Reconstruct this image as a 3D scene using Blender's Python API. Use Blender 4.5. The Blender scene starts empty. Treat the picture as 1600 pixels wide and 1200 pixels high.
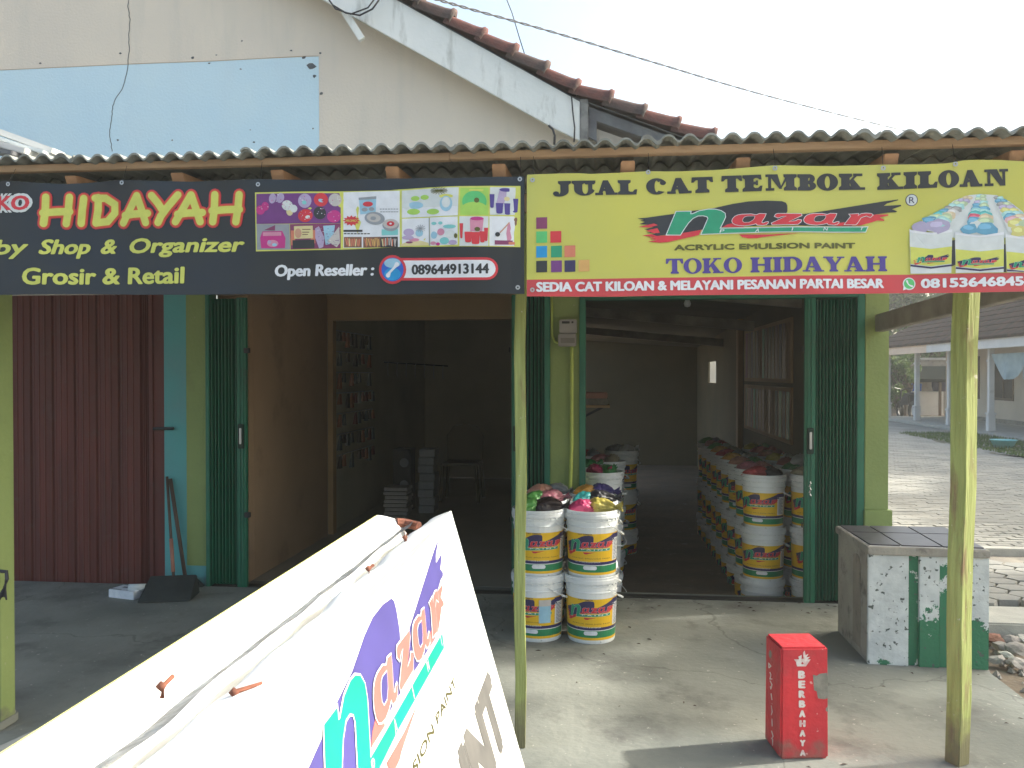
import bpy, bmesh, math, random
from mathutils import Vector, Matrix, noise
from mathutils.geometry import tessellate_polygon
random.seed(7)
R = math.radians
scene = bpy.context.scene
col = scene.collection

# ------------------------------------------------------------ camera, world, sun
EYE = Vector((0, 0, 1.5))
cam = bpy.data.cameras.new('camera')
cam.lens = 29.25; cam.sensor_width = 36.0; cam.clip_start = 0.05; cam.clip_end = 1500
camo = bpy.data.objects.new('camera', cam); col.objects.link(camo)
PITCH = math.atan(15/1300); YAW = R(6)
camo.location = EYE; camo.rotation_euler = (math.pi/2-PITCH, 0, YAW)
scene.camera = camo

SUN_EL, SUN_AZ = 35.0, 16.0     # azimuth counted from +x towards +y
world = bpy.data.worlds.new('World'); scene.world = world; world.use_nodes = True
wn = world.node_tree; wn.nodes.clear()
sky = wn.nodes.new('ShaderNodeTexSky'); sky.sky_type = 'NISHITA'; sky.sun_disc = False
sky.sun_elevation = R(SUN_EL); sky.sun_rotation = R(90-SUN_AZ)
sky.air_density = 1.0; sky.dust_density = 6.5; sky.ozone_density = 0.6; sky.altitude = 50
bg = wn.nodes.new('ShaderNodeBackground'); bg.inputs['Strength'].default_value = 0.15
wo = wn.nodes.new('ShaderNodeOutputWorld')
tint = wn.nodes.new('ShaderNodeMix'); tint.data_type = 'RGBA'; tint.blend_type = 'MULTIPLY'; tint.inputs[0].default_value = 1; tint.inputs[7].default_value = (.94, 1.0, .97, 1)
wn.links.new(sky.outputs[0], tint.inputs[6]); wn.links.new(tint.outputs[2], bg.inputs[0]); wn.links.new(bg.outputs[0], wo.inputs[0])
sl = bpy.data.lights.new('sun', 'SUN'); sl.energy = 2.5; sl.angle = R(1.3); sl.color = (1.0, 0.96, 0.86)
so = bpy.data.objects.new('sun', sl); col.objects.link(so)
sd = Vector((math.cos(R(SUN_EL))*math.cos(R(SUN_AZ)), math.cos(R(SUN_EL))*math.sin(R(SUN_AZ)), math.sin(R(SUN_EL))))
so.rotation_euler = sd.to_track_quat('Z', 'Y').to_euler(); so.location = (20, 6, 20)
vs = scene.view_settings
vs.view_transform = 'Standard'; vs.look = 'None'; vs.exposure = 1.6; vs.gamma = 1.0; vs.use_curve_mapping = False
scene.render.engine = 'CYCLES'

# ------------------------------------------------------------ photo pixel -> point on a plane of the place
_f = Vector((-math.sin(YAW)*math.cos(PITCH), math.cos(YAW)*math.cos(PITCH), -math.sin(PITCH)))
_r = Vector((math.cos(YAW), math.sin(YAW), 0)); _u = _r.cross(_f)
def _on(ax, px, py, v):
    d = _f + _r*((px-800)/1300) - _u*((py-600)/1300)
    return EYE + d*((v-EYE[ax])/d[ax])
def onX(px, py, v): return _on(0, px, py, v)
def onY(px, py, v): return _on(1, px, py, v)
def onZ(px, py, v): return _on(2, px, py, v)
def xw(px, y=5.65): return onY(px, 700, y).x
def zw(px, py, y=5.65): return onY(px, py, y).z

# ------------------------------------------------------------ materials
MATS = {}
def mat(name, c, rough=0.6, c2=None, scale=8.0, amt=1.0, bump=0.0, bscale=40.0, metal=0.0, spec=0.5, stretch=None, detail=5.0, lo=0.35, hi=0.65, dirt=None, dirt_scale=3.0, dirt_lo=0.58, dirt_hi=0.72, transl=0.0, coat=0.0, dirt_stretch=None, cracks=None, specks=None, foot=None):
    m = bpy.data.materials.new(name); m.use_nodes = True
    nt = m.node_tree; N = nt.nodes; L = nt.links
    b = N['Principled BSDF']
    b.inputs['Roughness'].default_value = rough; b.inputs['Metallic'].default_value = metal
    b.inputs['Specular IOR Level'].default_value = spec
    if coat: b.inputs['Coat Weight'].default_value = coat
    tc = N.new('ShaderNodeTexCoord'); mp = N.new('ShaderNodeMapping')
    L.new(tc.outputs['Object'], mp.inputs[0])
    if stretch: mp.inputs['Scale'].default_value = stretch
    if c2 is None: c2 = tuple(x*0.82 for x in c)
    nz = N.new('ShaderNodeTexNoise'); nz.inputs['Scale'].default_value = scale; nz.inputs['Detail'].default_value = detail
    L.new(mp.outputs[0], nz.inputs['Vector'])
    rg = N.new('ShaderNodeMapRange'); rg.inputs[1].default_value = lo; rg.inputs[2].default_value = hi
    rg.inputs[3].default_value = 0; rg.inputs[4].default_value = amt
    L.new(nz.outputs['Fac'], rg.inputs[0])
    mx = N.new('ShaderNodeMix'); mx.data_type = 'RGBA'
    mx.inputs[6].default_value = (*c, 1); mx.inputs[7].default_value = (*c2, 1)
    L.new(rg.outputs[0], mx.inputs[0])
    out = mx.outputs[2]
    if dirt is not None:
        n2 = N.new('ShaderNodeTexNoise'); n2.inputs['Scale'].default_value = dirt_scale; n2.inputs['Detail'].default_value = 9; n2.inputs['Roughness'].default_value = 0.65
        if dirt_stretch:
            m3 = N.new('ShaderNodeMapping'); m3.inputs['Scale'].default_value = dirt_stretch; L.new(tc.outputs['Object'], m3.inputs[0]); L.new(m3.outputs[0], n2.inputs['Vector'])
        else: L.new(tc.outputs['Object'], n2.inputs['Vector'])
        r2 = N.new('ShaderNodeMapRange'); r2.inputs[1].default_value = dirt_lo; r2.inputs[2].default_value = dirt_hi
        L.new(n2.outputs['Fac'], r2.inputs[0])
        m2 = N.new('ShaderNodeMix'); m2.data_type = 'RGBA'; m2.inputs[7].default_value = (*dirt, 1)
        L.new(out, m2.inputs[6]); L.new(r2.outputs[0], m2.inputs[0]); out = m2.outputs[2]
    if specks is not None:
        n4 = N.new('ShaderNodeTexNoise'); n4.inputs['Scale'].default_value = 38; n4.inputs['Detail'].default_value = 3
        L.new(tc.outputs['Object'], n4.inputs['Vector'])
        r4 = N.new('ShaderNodeMapRange'); r4.inputs[1].default_value = .70; r4.inputs[2].default_value = .74; L.new(n4.outputs['Fac'], r4.inputs[0])
        m4 = N.new('ShaderNodeMix'); m4.data_type = 'RGBA'; m4.inputs[7].default_value = (*specks, 1); L.new(out, m4.inputs[6]); L.new(r4.outputs[0], m4.inputs[0]); out = m4.outputs[2]
    if foot is not None:          # splashed dirt at the foot, with a ragged noisy upper edge
        gz = N.new('ShaderNodeNewGeometry'); sz = N.new('ShaderNodeSeparateXYZ'); L.new(gz.outputs['Position'], sz.inputs[0])
        nf = N.new('ShaderNodeTexNoise'); nf.inputs['Scale'].default_value = 14; nf.inputs['Detail'].default_value = 8; L.new(gz.outputs['Position'], nf.inputs['Vector'])
        ad = N.new('ShaderNodeMath'); ad.operation = 'MULTIPLY_ADD'; L.new(nf.outputs['Fac'], ad.inputs[0]); ad.inputs[1].default_value = .34; L.new(sz.outputs['Z'], ad.inputs[2])
        r6 = N.new('ShaderNodeMapRange'); r6.inputs[1].default_value = foot[1]*.5+.13; r6.inputs[2].default_value = foot[1]+.17; r6.inputs[3].default_value = .8; r6.inputs[4].default_value = 0; L.new(ad.outputs[0], r6.inputs[0])
        m6 = N.new('ShaderNodeMix'); m6.data_type = 'RGBA'; m6.inputs[7].default_value = (*foot[0], 1); L.new(out, m6.inputs[6]); L.new(r6.outputs[0], m6.inputs[0]); out = m6.outputs[2]
    if cracks is not None:
        dn = N.new('ShaderNodeTexNoise'); dn.inputs['Scale'].default_value = 3; dn.inputs['Detail'].default_value = 5; L.new(tc.outputs['Object'], dn.inputs['Vector'])
        av = N.new('ShaderNodeVectorMath'); av.operation = 'MULTIPLY_ADD'; L.new(dn.outputs['Color'], av.inputs[0]); av.inputs[1].default_value = (.5,.5,0); L.new(tc.outputs['Object'], av.inputs[2])
        vo = N.new('ShaderNodeTexVoronoi'); vo.feature = 'DISTANCE_TO_EDGE'; vo.inputs['Scale'].default_value = .55; L.new(av.outputs[0], vo.inputs['Vector'])
        r5 = N.new('ShaderNodeMapRange'); r5.inputs[1].default_value = .0015; r5.inputs[2].default_value = .004; r5.inputs[3].default_value = .38; r5.inputs[4].default_value = 0; L.new(vo.outputs['Distance'], r5.inputs[0])
        m5 = N.new('ShaderNodeMix'); m5.data_type = 'RGBA'; m5.inputs[7].default_value = (*cracks, 1); L.new(out, m5.inputs[6]); L.new(r5.outputs[0], m5.inputs[0]); out = m5.outputs[2]
    L.new(out, b.inputs['Base Color'])
    if bump:
        n3 = N.new('ShaderNodeTexNoise'); n3.inputs['Scale'].default_value = bscale; n3.inputs['Detail'].default_value = 6
        L.new(mp.outputs[0], n3.inputs['Vector'])
        bp = N.new('ShaderNodeBump'); bp.inputs['Strength'].default_value = bump; bp.inputs['Distance'].default_value = 0.01
        L.new(n3.outputs['Fac'], bp.inputs['Height']); L.new(bp.outputs[0], b.inputs['Normal'])
    if transl:
        tr = N.new('ShaderNodeBsdfTranslucent'); L.new(out, tr.inputs['Color'])
        ms = N.new('ShaderNodeMixShader'); ms.inputs[0].default_value = transl
        L.new(b.outputs[0], ms.inputs[1]); L.new(tr.outputs[0], ms.inputs[2])
        L.new(ms.outputs[0], N['Material Output'].inputs['Surface'])
    MATS[name] = m
    return m
def flat(name, c, rough=0.5): return mat(name, c, rough, c2=tuple(x*0.9 for x in c), scale=30)

# ------------------------------------------------------------ builders
ORG = {}
def put(o, parent=None):
    col.objects.link(o)
    if parent is not None:
        o.parent = parent
def tag(o, label=None, cat=None, group=None, kind=None):
    if label: o['label'] = label
    if cat: o['category'] = cat
    if group: o['group'] = group
    if kind: o['kind'] = kind
    return o
def thing(name, label, cat, loc=(0, 0, 0), group=None, rz=0):
    o = bpy.data.objects.new(name, None); o.empty_display_size = 0.1
    o.location = loc; o.rotation_euler = (0, 0, rz); put(o); ORG[o] = Vector(loc)
    return tag(o, label, cat, group)

class B:
    def __init__(s): s.v = []; s.f = []; s.m = []; s.mi = 0
    def add(s, vs_, fs):
        n = len(s.v); s.v += [tuple(v) for v in vs_]; s.f += [tuple(i+n for i in f) for f in fs]; s.m += [s.mi]*len(fs); return s
    def box(s, a, b, rz=0, c=None):
        x0, y0, z0 = a; x1, y1, z1 = b
        P = [Vector(p) for p in ((x0,y0,z0),(x1,y0,z0),(x1,y1,z0),(x0,y1,z0),(x0,y0,z1),(x1,y0,z1),(x1,y1,z1),(x0,y1,z1))]
        if rz:
            c = Vector(c) if c else Vector(((x0+x1)/2, (y0+y1)/2, 0)); M = Matrix.Rotation(rz, 3, 'Z')
            P = [M @ (p-c) + c for p in P]
        return s.add(P, [(0,3,2,1),(4,5,6,7),(0,1,5,4),(1,2,6,5),(2,3,7,6),(3,0,4,7)])
    def hexa(s, P): return s.add(P, [(0,3,2,1),(4,5,6,7),(0,1,5,4),(1,2,6,5),(2,3,7,6),(3,0,4,7)])
    def bar(s, a, b, w, h, up=(0, 0, 1)):
        a, b = Vector(a), Vector(b); d = (b-a).normalized(); up = Vector(up)
        sx = d.cross(up).normalized(); sz = sx.cross(d)
        P = []
        for p in (a, b):
            P += [p - sx*w/2 - sz*h/2, p + sx*w/2 - sz*h/2, p + sx*w/2 + sz*h/2, p - sx*w/2 + sz*h/2]
        return s.add(P, [(0,1,2,3),(7,6,5,4),(0,4,5,1),(1,5,6,2),(2,6,7,3),(3,7,4,0)])
    def prism(s, pts, fn0, fn1):
        """polygon pts, swept between two maps"""
        n = len(pts); A = [fn0(p) for p in pts]; C = [fn1(p) for p in pts]
        t = tessellate_polygon([[Vector((p[0], p[1], 0)) for p in pts]])
        fs = [tuple(q) for q in t] + [tuple(i+n for i in reversed(q)) for q in t]
        fs += [(i, (i+1) % n, (i+1) % n+n, i+n) for i in range(n)]
        return s.add(A+C, fs)
    def tube(s, pts, r, n=8, r2=None, caps=True):
        pts = [Vector(p) for p in pts]; k = len(pts); V = []
        for i, p in enumerate(pts):
            d = (pts[min(i+1, k-1)]-pts[max(i-1, 0)]).normalized()
            a = d.cross(Vector((0, 0, 1)) if abs(d.z) < 0.9 else Vector((1, 0, 0))).normalized(); b = d.cross(a)
            rr = r if r2 is None else r+(r2-r)*i/(k-1)
            V += [p + (a*math.cos(t*2*math.pi/n) + b*math.sin(t*2*math.pi/n))*rr for t in range(n)]
        F = [(i*n+t, i*n+(t+1) % n, (i+1)*n+(t+1) % n, (i+1)*n+t) for i in range(k-1) for t in range(n)]
        if caps: F += [tuple(range(n-1, -1, -1)), tuple((k-1)*n+t for t in range(n))]
        return s.add(V, F)
    def lathe(s, prof, c=(0, 0, 0), n=24, a0=0, a1=2*math.pi, close=False):
        full = abs(a1-a0-2*math.pi) < 1e-6; cnt = n if full else n+1; V = []
        for (r, z) in prof:
            for t in range(cnt):
                a = a0+(a1-a0)*t/n; V.append((c[0]+r*math.cos(a), c[1]+r*math.sin(a), c[2]+z))
        F = []
        for i in range(len(prof)-1):
            for t in range(n):
                u = (t+1) % cnt if full else t+1
                F.append((i*cnt+t, i*cnt+u, (i+1)*cnt+u, (i+1)*cnt+t))
        return s.add(V, F)
    def mesh(s, name, mats, bev=0, smooth=False, off=None):
        me = bpy.data.meshes.new(name); V = s.v
        if off is not None: V = [(x-off.x, y-off.y, z-off.z) for x, y, z in V]
        me.from_pydata(V, [], s.f)
        if not isinstance(mats, (list, tuple)): mats = [mats]
        for m in mats: me.materials.append(MATS[m] if isinstance(m, str) else m)
        if len(mats) > 1: me.polygons.foreach_set('material_index', s.m)
        if bev:
            bm = bmesh.new(); bm.from_mesh(me)
            bmesh.ops.recalc_face_normals(bm, faces=bm.faces)
            es = [e for e in bm.edges if len(e.link_faces) == 2 and e.calc_face_angle(0) > 0.5]
            bmesh.ops.bevel(bm, geom=es, offset=bev, segments=2, affect='EDGES', clamp_overlap=True)
            bm.to_mesh(me); bm.free()
        if smooth: me.polygons.foreach_set('use_smooth', [True]*len(me.polygons))
        me.update(); return me
    def build(s, name, mats, parent=None, bev=0, smooth=False, label=None, cat=None, group=None, kind=None):
        off = ORG.get(parent, Vector((0, 0, 0))) if parent is not None else None
        c = None
        if parent is None:
            xs = [v[0] for v in s.v]; ys = [v[1] for v in s.v]; zs = [v[2] for v in s.v]
            c = Vector(((min(xs)+max(xs))/2, (min(ys)+max(ys))/2, min(zs))); off = c
        o = bpy.data.objects.new(name, s.mesh(name, mats, bev, smooth, off)); put(o, parent)
        ORG[o] = off
        if c is not None: o.location = c
        return tag(o, label, cat, group, kind)

def copy_tree(o, parent=None):
    c = o.copy(); col.objects.link(c)
    if parent is not None: c.parent = parent
    ORG[c] = ORG.get(o, Vector((0, 0, 0)))
    for ch in list(o.children): copy_tree(ch, c)
    return c

# ------------------------------------------------------------ flat print: polygons, strokes and lettering in a 2D sheet (y down)
_tc = {}
def glyphs(s, bold=0.0, space=1.0):
    k = (s, bold, space)
    if k not in _tc:
        cu = bpy.data.curves.new('lettering', 'FONT'); cu.body = s; cu.offset = bold; cu.resolution_u = 3; cu.space_character = space
        o = bpy.data.objects.new('lettering', cu); col.objects.link(o)
        dg = bpy.context.evaluated_depsgraph_get(); me = o.evaluated_get(dg).to_mesh()
        V = [(v.co.x, v.co.y) for v in me.vertices]; F = [tuple(p.vertices) for p in me.polygons]
        o.evaluated_get(dg).to_mesh_clear(); bpy.data.objects.remove(o); bpy.data.curves.remove(cu)
        _tc[k] = (V, F)
    return _tc[k]
class Ink:
    def __init__(s): s.it = []
    def poly(s, pts, m, l=0, holes=()):
        loops = [[Vector((p[0], p[1], 0)) for p in L] for L in [pts]+list(holes)]
        t = tessellate_polygon(loops); s.it.append((m, l, [(p.x, p.y) for L in loops for p in L], [tuple(q) for q in t])); return s
    def rect(s, x0, y0, x1, y1, m, l=0): return s.poly([(x0,y0),(x1,y0),(x1,y1),(x0,y1)], m, l)
    def ell(s, x, y, rx, ry, m, l=0, n=20, a=0):
        P = []
        for i in range(n):
            t = 2*math.pi*i/n; u, v = rx*math.cos(t), ry*math.sin(t); P.append((x+u*math.cos(a)-v*math.sin(a), y+u*math.sin(a)+v*math.cos(a)))
        return s.poly(P, m, l)
    def stroke(s, pts, w, m, l=0, closed=False, cap=True):
        n = len(pts); ws = w if isinstance(w, (list, tuple)) else [w]*n; Lf, Rt = [], []
        P = [Vector(p) for p in pts]
        for i in range(n):
            a = P[(i-1) % n] if closed or i else P[0]; b = P[(i+1) % n] if closed or i < n-1 else P[-1]
            d1 = (P[i]-a); d2 = (b-P[i])
            if d1.length < 1e-9: d1 = d2
            if d2.length < 1e-9: d2 = d1
            d1.normalize(); d2.normalize(); t = (d1+d2)
            if t.length < 1e-6: t = d1
            t.normalize(); nn = Vector((-t.y, t.x)); k = ws[i]/2/max(0.5, nn.dot(Vector((-d1.y, d1.x))))
            Lf.append(P[i]+nn*k); Rt.append(P[i]-nn*k)
        V = [(p.x, p.y) for p in Lf]+[(p.x, p.y) for p in Rt]
        F = [(i, (i+1) % n, n+(i+1) % n, n+i) for i in range(n if closed else n-1)]
        if cap and not closed:
            for e, (p, q) in ((0, (P[0], P[1])), (n-1, (P[-1], P[-2]))):
                d = (p-q).normalized(); a0 = math.atan2(d.y, d.x); base = len(V); r = ws[e]/2
                V.append((p.x, p.y)); V += [(p.x+r*math.cos(a0-math.pi/2+math.pi*j/6), p.y+r*math.sin(a0-math.pi/2+math.pi*j/6)) for j in range(7)]
                F += [(base, base+1+j, base+2+j) for j in range(6)]
        s.it.append((m, l, V, F)); return s
    def text(s, t, p0, p1, h, m, l=0, bold=0.0, shear=0.0, space=1.0):
        """baseline p0 -> p1 (the text fills it), cap height h"""
        V, F = glyphs(t, 0, space); Hh = max(v[1] for v in glyphs('H', 0)[0])
        x0 = min(v[0] for v in V); x1 = max(v[0] for v in V)
        d = Vector((p1[0]-p0[0], p1[1]-p0[1])); Ld = d.length; d.normalize(); up = Vector((d.y, -d.x))
        e = bold*h*1.35
        cps = [(0, 0)] if e <= 0 else [(0, 0), (-e, 0), (e, 0), (-e*.5, e*.55), (e*.5, e*.55), (-e*.5, -e*.55), (e*.5, -e*.55)]
        for k, (ex_, ey_) in enumerate(cps):     # heavier lettering: the same glyphs printed again a hair to each side
            out = []
            for x, y in V:
                a = e+(x-x0)/(x1-x0)*(Ld-2*e)+ex_; b = y/Hh*(h-e)+ey_+e*.5; out.append((p0[0]+d.x*(a+shear*b)+up.x*b, p0[1]+d.y*(a+shear*b)+up.y*b))
            s.it.append((m, l+k*.06, out, F))
        return s
    def slab(s, t, p0, p1, h, m, l=0, wt=0.3, thin=0.13, lean=0.0):
        """heavy slab-serif capitals"""
        G = []; x = 0
        for ch in t:
            if ch == ' ': x += 0.45; continue
            ps, w = slab_glyph(ch, wt, thin)
            G.append((x, ps)); x += w+0.03
        x -= 0.03
        d = Vector((p1[0]-p0[0], p1[1]-p0[1])); Ld = d.length; d.normalize(); up = Vector((d.y, -d.x))
        f = lambda X, Y: (p0[0]+d.x*(X/x*Ld+lean*Y*h)+up.x*Y*h, p0[1]+d.y*(X/x*Ld)+up.y*Y*h)
        for gx, ps in G:
            for i, (pl, hl) in enumerate(ps):
                s.poly([f(gx+a, b) for a, b in pl], m, l+i*0.12, [[f(gx+a, b) for a, b in q] for q in hl])
        return s
    def emit(s, name, parent, fn, edge=0.04, label=None, **kw):
        names = []; V = []; F = []; MI = []
        for m, l, vs_, fs in s.it:
            if m not in names: names.append(m)
            n = len(V); V += [(x, y, l) for x, y in vs_]; F += [tuple(i+n for i in f) for f in fs]; MI += [names.index(m)]*len(fs)
        me = bpy.data.meshes.new(name); me.from_pydata([fn(x, y, l) for x, y, l in V], [], F)
        for m in names: me.materials.append(MATS[m])
        me.polygons.foreach_set('material_index', MI)
        if edge:   # refine long edges in sheet space so that print follows the sheet
            me2 = bpy.data.meshes.new('t'); me2.from_pydata(V, [], F); me2.polygons.foreach_set('material_index', MI)
            bm = bmesh.new(); bm.from_mesh(me2); bmesh.ops.triangulate(bm, faces=bm.faces)
            for _ in range(7):
                es = [e for e in bm.edges if (Vector(fn(*e.verts[0].co))-Vector(fn(*e.verts[1].co))).length > edge]
                if not es: break
                bmesh.ops.subdivide_edges(bm, edges=es, cuts=1); bmesh.ops.triangulate(bm, faces=[f for f in bm.faces if len(f.verts) > 3])
            for v in bm.verts: v.co = fn(*v.co)
            bm.to_mesh(me); bm.free(); bpy.data.meshes.remove(me2)
        off = ORG.get(parent, Vector((0, 0, 0)))
        for v in me.vertices: v.co -= off
        o = bpy.data.objects.new(name, me); put(o, parent); ORG[o] = off
        return tag(o, label, **kw)

def _arc(cx, cy, rx, ry, a0, a1, n=10): return [(cx+rx*math.cos(R(a0+(a1-a0)*i/n)), cy+ry*math.sin(R(a0+(a1-a0)*i/n))) for i in range(n+1)]
def slab_glyph(c, w, t):
    P = []
    def q(*pts, h=()): P.append((list(pts), list(h)))
    def vs_(x, y0=0, y1=1): q((x-w/2,y0),(x+w/2,y0),(x+w/2,y1),(x-w/2,y1))
    def sf(x, y, k=0.62):    # serif centred on x at foot y=0 or head y=1
        a = w/2+k*w*0.45
        if y == 0: q((x-a,0),(x+a,0),(x+a,t*.8),(x+w/2,t*1.35),(x-w/2,t*1.35),(x-a,t*.8))
        else: q((x-a,1-t*.8),(x-w/2,1-t*1.35),(x+w/2,1-t*1.35),(x+a,1-t*.8),(x+a,1),(x-a,1))
    s_ = w/2+0.28*w
    if c in 'IHKNMLEBDTJYUA':
        pass
    if c == 'I': vs_(s_); sf(s_,0); sf(s_,1); return P, 2*s_
    if c == 'H':
        b = s_+0.62
        for x in (s_, b): vs_(x); sf(x,0); sf(x,1)
        q((s_,.5-t*.5),(b,.5-t*.5),(b,.5+t*.5),(s_,.5+t*.5)); return P, b+s_
    if c == 'L':
        vs_(s_); sf(s_,0); sf(s_,1); q((s_,0),(s_+.58,0),(s_+.62,.36),(s_+.5,.36),(s_+.4,t),(s_,t)); return P, s_+.62
    if c == 'E':
        vs_(s_); sf(s_,0); sf(s_,1)
        q((s_,0),(s_+.56,0),(s_+.6,.33),(s_+.5,.33),(s_+.4,t),(s_,t)); q((s_,1),(s_+.54,1),(s_+.57,.7),(s_+.47,.7),(s_+.38,1-t),(s_,1-t))
        q((s_,.5-t*.45),(s_+.3,.5-t*.45),(s_+.3,.36),(s_+.4,.36),(s_+.4,.66),(s_+.3,.66),(s_+.3,.5+t*.45),(s_,.5+t*.45)); return P, s_+.6
    if c == 'T':
        x = .46; vs_(x); sf(x,0); q((0,1),(.92,1),(.94,.66),(.84,.66),(.74,1-t),(.18,1-t),(.08,.66),(-.02,.66)); return P, .92
    if c == 'O' or c == 'C':
        rx = .5 if c == 'O' else .47
        if c == 'O':
            q(*_arc(rx,.5,rx,.53,0,360,28)[:-1], h=[_arc(rx,.5,rx-w*.95,.53-t*.8,0,360,22)[:-1]]); return P, 2*rx
        q(*(_arc(rx,.5,rx,.53,42,318,22)+_arc(rx,.5,rx-w*.95,.53-t*.8,312,48,18))); q(*_arc(rx+.28,.72,.14,.15,0,360,12)[:-1]); return P, 2*rx-.02
    if c == 'D':
        vs_(s_); sf(s_,0); sf(s_,1)
        q(*([(s_,0)]+_arc(s_+.25,.5,.48,.5,-90,90,16)+[(s_,1),(s_,1-t)]+_arc(s_+.22,.5,.48-w*.85,.5-t,90,-90,14)+[(s_,t)])); return P, s_+.73
    if c == 'B':
        vs_(s_); sf(s_,0); sf(s_,1)
        for y0, y1, r in ((.5-t*.3,1,.27),(0,.5+t*.3,.32)):
            m_, hh = (y0+y1)/2, (y1-y0)/2
            q(*([(s_,y0)]+_arc(s_+.25,m_,r,hh,-90,90,12)+[(s_,y1),(s_,y1-t*.8)]+_arc(s_+.22,m_,max(.05,r-w*.8),hh-t*.8,90,-90,10)+[(s_,y0+t*.8)]))
        return P, s_+.57
    if c == 'U':
        b = s_+.6; sf(s_,1); sf(b-.04,1,.4); cx = (s_+b)/2
        q(*([(s_-w/2,1)]+[(s_-w/2,.42)]+_arc(cx,.42,cx-s_+w/2,.45,180,360,14)[1:-1]+[(b+w*.3-.04,.42),(b+w*.3-.04,1),(b-w*.2-.04,1),(b-w*.2-.04,.42)]+_arc((s_+w/2+b-w*.2-.04)/2,.42,(b-w*.2-.04-s_-w/2)/2,.33,360,180,12)[1:-1]+[(s_+w/2,.42),(s_+w/2,1)])); return P, b+.2
    if c == 'J':
        x = .56; sf(x,1); q(*([(x-w/2,1),(x-w/2,.34)]+_arc(.3,.34,x-w/2-.3,.22,0,-90,5)[1:]+[(.2,.12),(.06,.02)]+_arc(.3,.32,x+w/2-.3,.38,-120,0,8)+[(x+w/2,1)])); q(*_arc(.15,.16,.15,.15,0,360,14)[:-1]); return P, x+s_
    if c == 'A':
        a = .46; q((.1,0),(.1+t,0),(a+.06,.86),(a-.02,1),(a-.1,1)); q((a-.1,1),(a+.14,1),(.98,0),(.98-w*1.2,0)); q((.26,.27),(.68,.27),(.64,.27+t*.8),(.3,.27+t*.8))
        q((-.02,0),(.36,0),(.36,t*.8),(-.02,t*.8)); q((.5,0),(1.06,0),(1.06,t*.8),(.5,t*.8)); return P, 1.04
    if c == 'Y':
        x = .48; vs_(x,0,.5); sf(x,0); q((.04,1),(.04+w*1.15,1),(x+w/2,.46),(x-w/2,.46)); q((.82,1),(.95,1),(x+w/2,.44),(x+.02,.44))
        q((-.04,1-t*.8),(.48,1-t*.8),(.48,1),(-.04,1)); q((.66,1-t*.8),(1.04,1-t*.8),(1.04,1),(.66,1)); return P, 1.0
    if c == 'K':
        vs_(s_); sf(s_,0); sf(s_,1); q((s_+.05,.38),(s_+.15,.34),(s_+.66,1),(s_+.5,1)); q((s_+.18,.55),(s_+.38,.66),(s_+.8,0),(s_+.8-w*1.25,0))
        q((s_+.36,1-t*.8),(s_+.8,1-t*.8),(s_+.8,1),(s_+.36,1)); q((s_+.34,0),(s_+.92,0),(s_+.92,t*.8),(s_+.34,t*.8)); return P, s_+.9
    if c == 'M':
        q((s_-.08,0),(s_+.06,0),(s_+.06,1),(s_-.08,1)); q((s_-.08,1),(s_+w*.9,1),(s_+.56,.1),(s_+.44,.1)); q((s_+.52,.1),(s_+.44,.1),(s_+.8,1),(s_+.95,1)); x = s_+.95; vs_(x); sf(x,0); sf(x,1)
        q((s_-.2,0),(s_+.2,0),(s_+.2,t*.8),(s_-.2,t*.8)); q((s_-.2,1-t*.8),(s_+.1,1-t*.8),(s_+.1,1),(s_-.2,1)); return P, x+s_
    if c == 'N':
        q((s_-.08,0),(s_+.06,0),(s_+.06,1),(s_-.08,1)); q((s_-.08,1),(s_+w*.95,1),(s_+.76,0),(s_+.52,0)); q((s_+.62,0),(s_+.76,0),(s_+.76,1),(s_+.62,1))
        q((s_-.22,0),(s_+.2,0),(s_+.2,t*.8),(s_-.22,t*.8)); q((s_-.22,1-t*.8),(s_+.1,1-t*.8),(s_+.1,1),(s_-.22,1)); q((s_+.48,1-t*.8),(s_+.9,1-t*.8),(s_+.9,1),(s_+.48,1)); return P, s_+.86
    raise KeyError(c)

# ------------------------------------------------------------ material list
def S(r, g, b):
    return tuple(((c/255+0.055)/1.055)**2.4 if c > 10 else c/3294 for c in (r, g, b))
mat('cream_plaster', (.70,.625,.52), .85, (.645,.58,.495), 1.3, bump=.25, bscale=60, dirt=(.56,.53,.46), dirt_lo=.52, dirt_hi=.85, dirt_scale=3, dirt_stretch=(1.6,1,.22))
mat('blue_plaster', (.55,.71,.78), .8, (.51,.69,.79), 1.5, bump=.2, bscale=60, dirt=(.52,.66,.74), dirt_lo=.52, dirt_hi=.85, dirt_scale=3, dirt_stretch=(1.6,1,.22))
mat('chip', (.10,.11,.12), .9)
mat('white_board', (.74,.76,.74), .6, (.66,.69,.67), 3, bump=.2, dirt=(.36,.37,.34), dirt_lo=.55, dirt_hi=.78, dirt_scale=7, dirt_stretch=(1.5,1,.35))
mat('weathered_board', (.10,.10,.10), .85, (.22,.22,.21), 14, bump=.5, bscale=30)
mat('grey_board', (.14,.15,.16), .8, (.09,.09,.10), 6, bump=.3)
mat('pale_timber', (.36,.33,.28), .8, (.24,.22,.19), 6, stretch=(1,1,1), bump=.3)
mat('clay_tile', (.15,.055,.045), .9, (.065,.040,.038), 9, bump=.5, bscale=50, dirt=(.07,.055,.05), dirt_scale=6, dirt_lo=.5, dirt_hi=.75)
mat('clay_tile_old', (.10,.058,.05), .85, (.055,.042,.04), 11, bump=.5, bscale=50, dirt=(.05,.045,.04), dirt_scale=5, dirt_lo=.45, dirt_hi=.7)
mat('fibre_sheet', (.28,.29,.265), .95, (.17,.175,.16), 5, bump=.4, bscale=70, dirt=(.30,.30,.27), dirt_scale=4, dirt_lo=.55, dirt_hi=.8)
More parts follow.
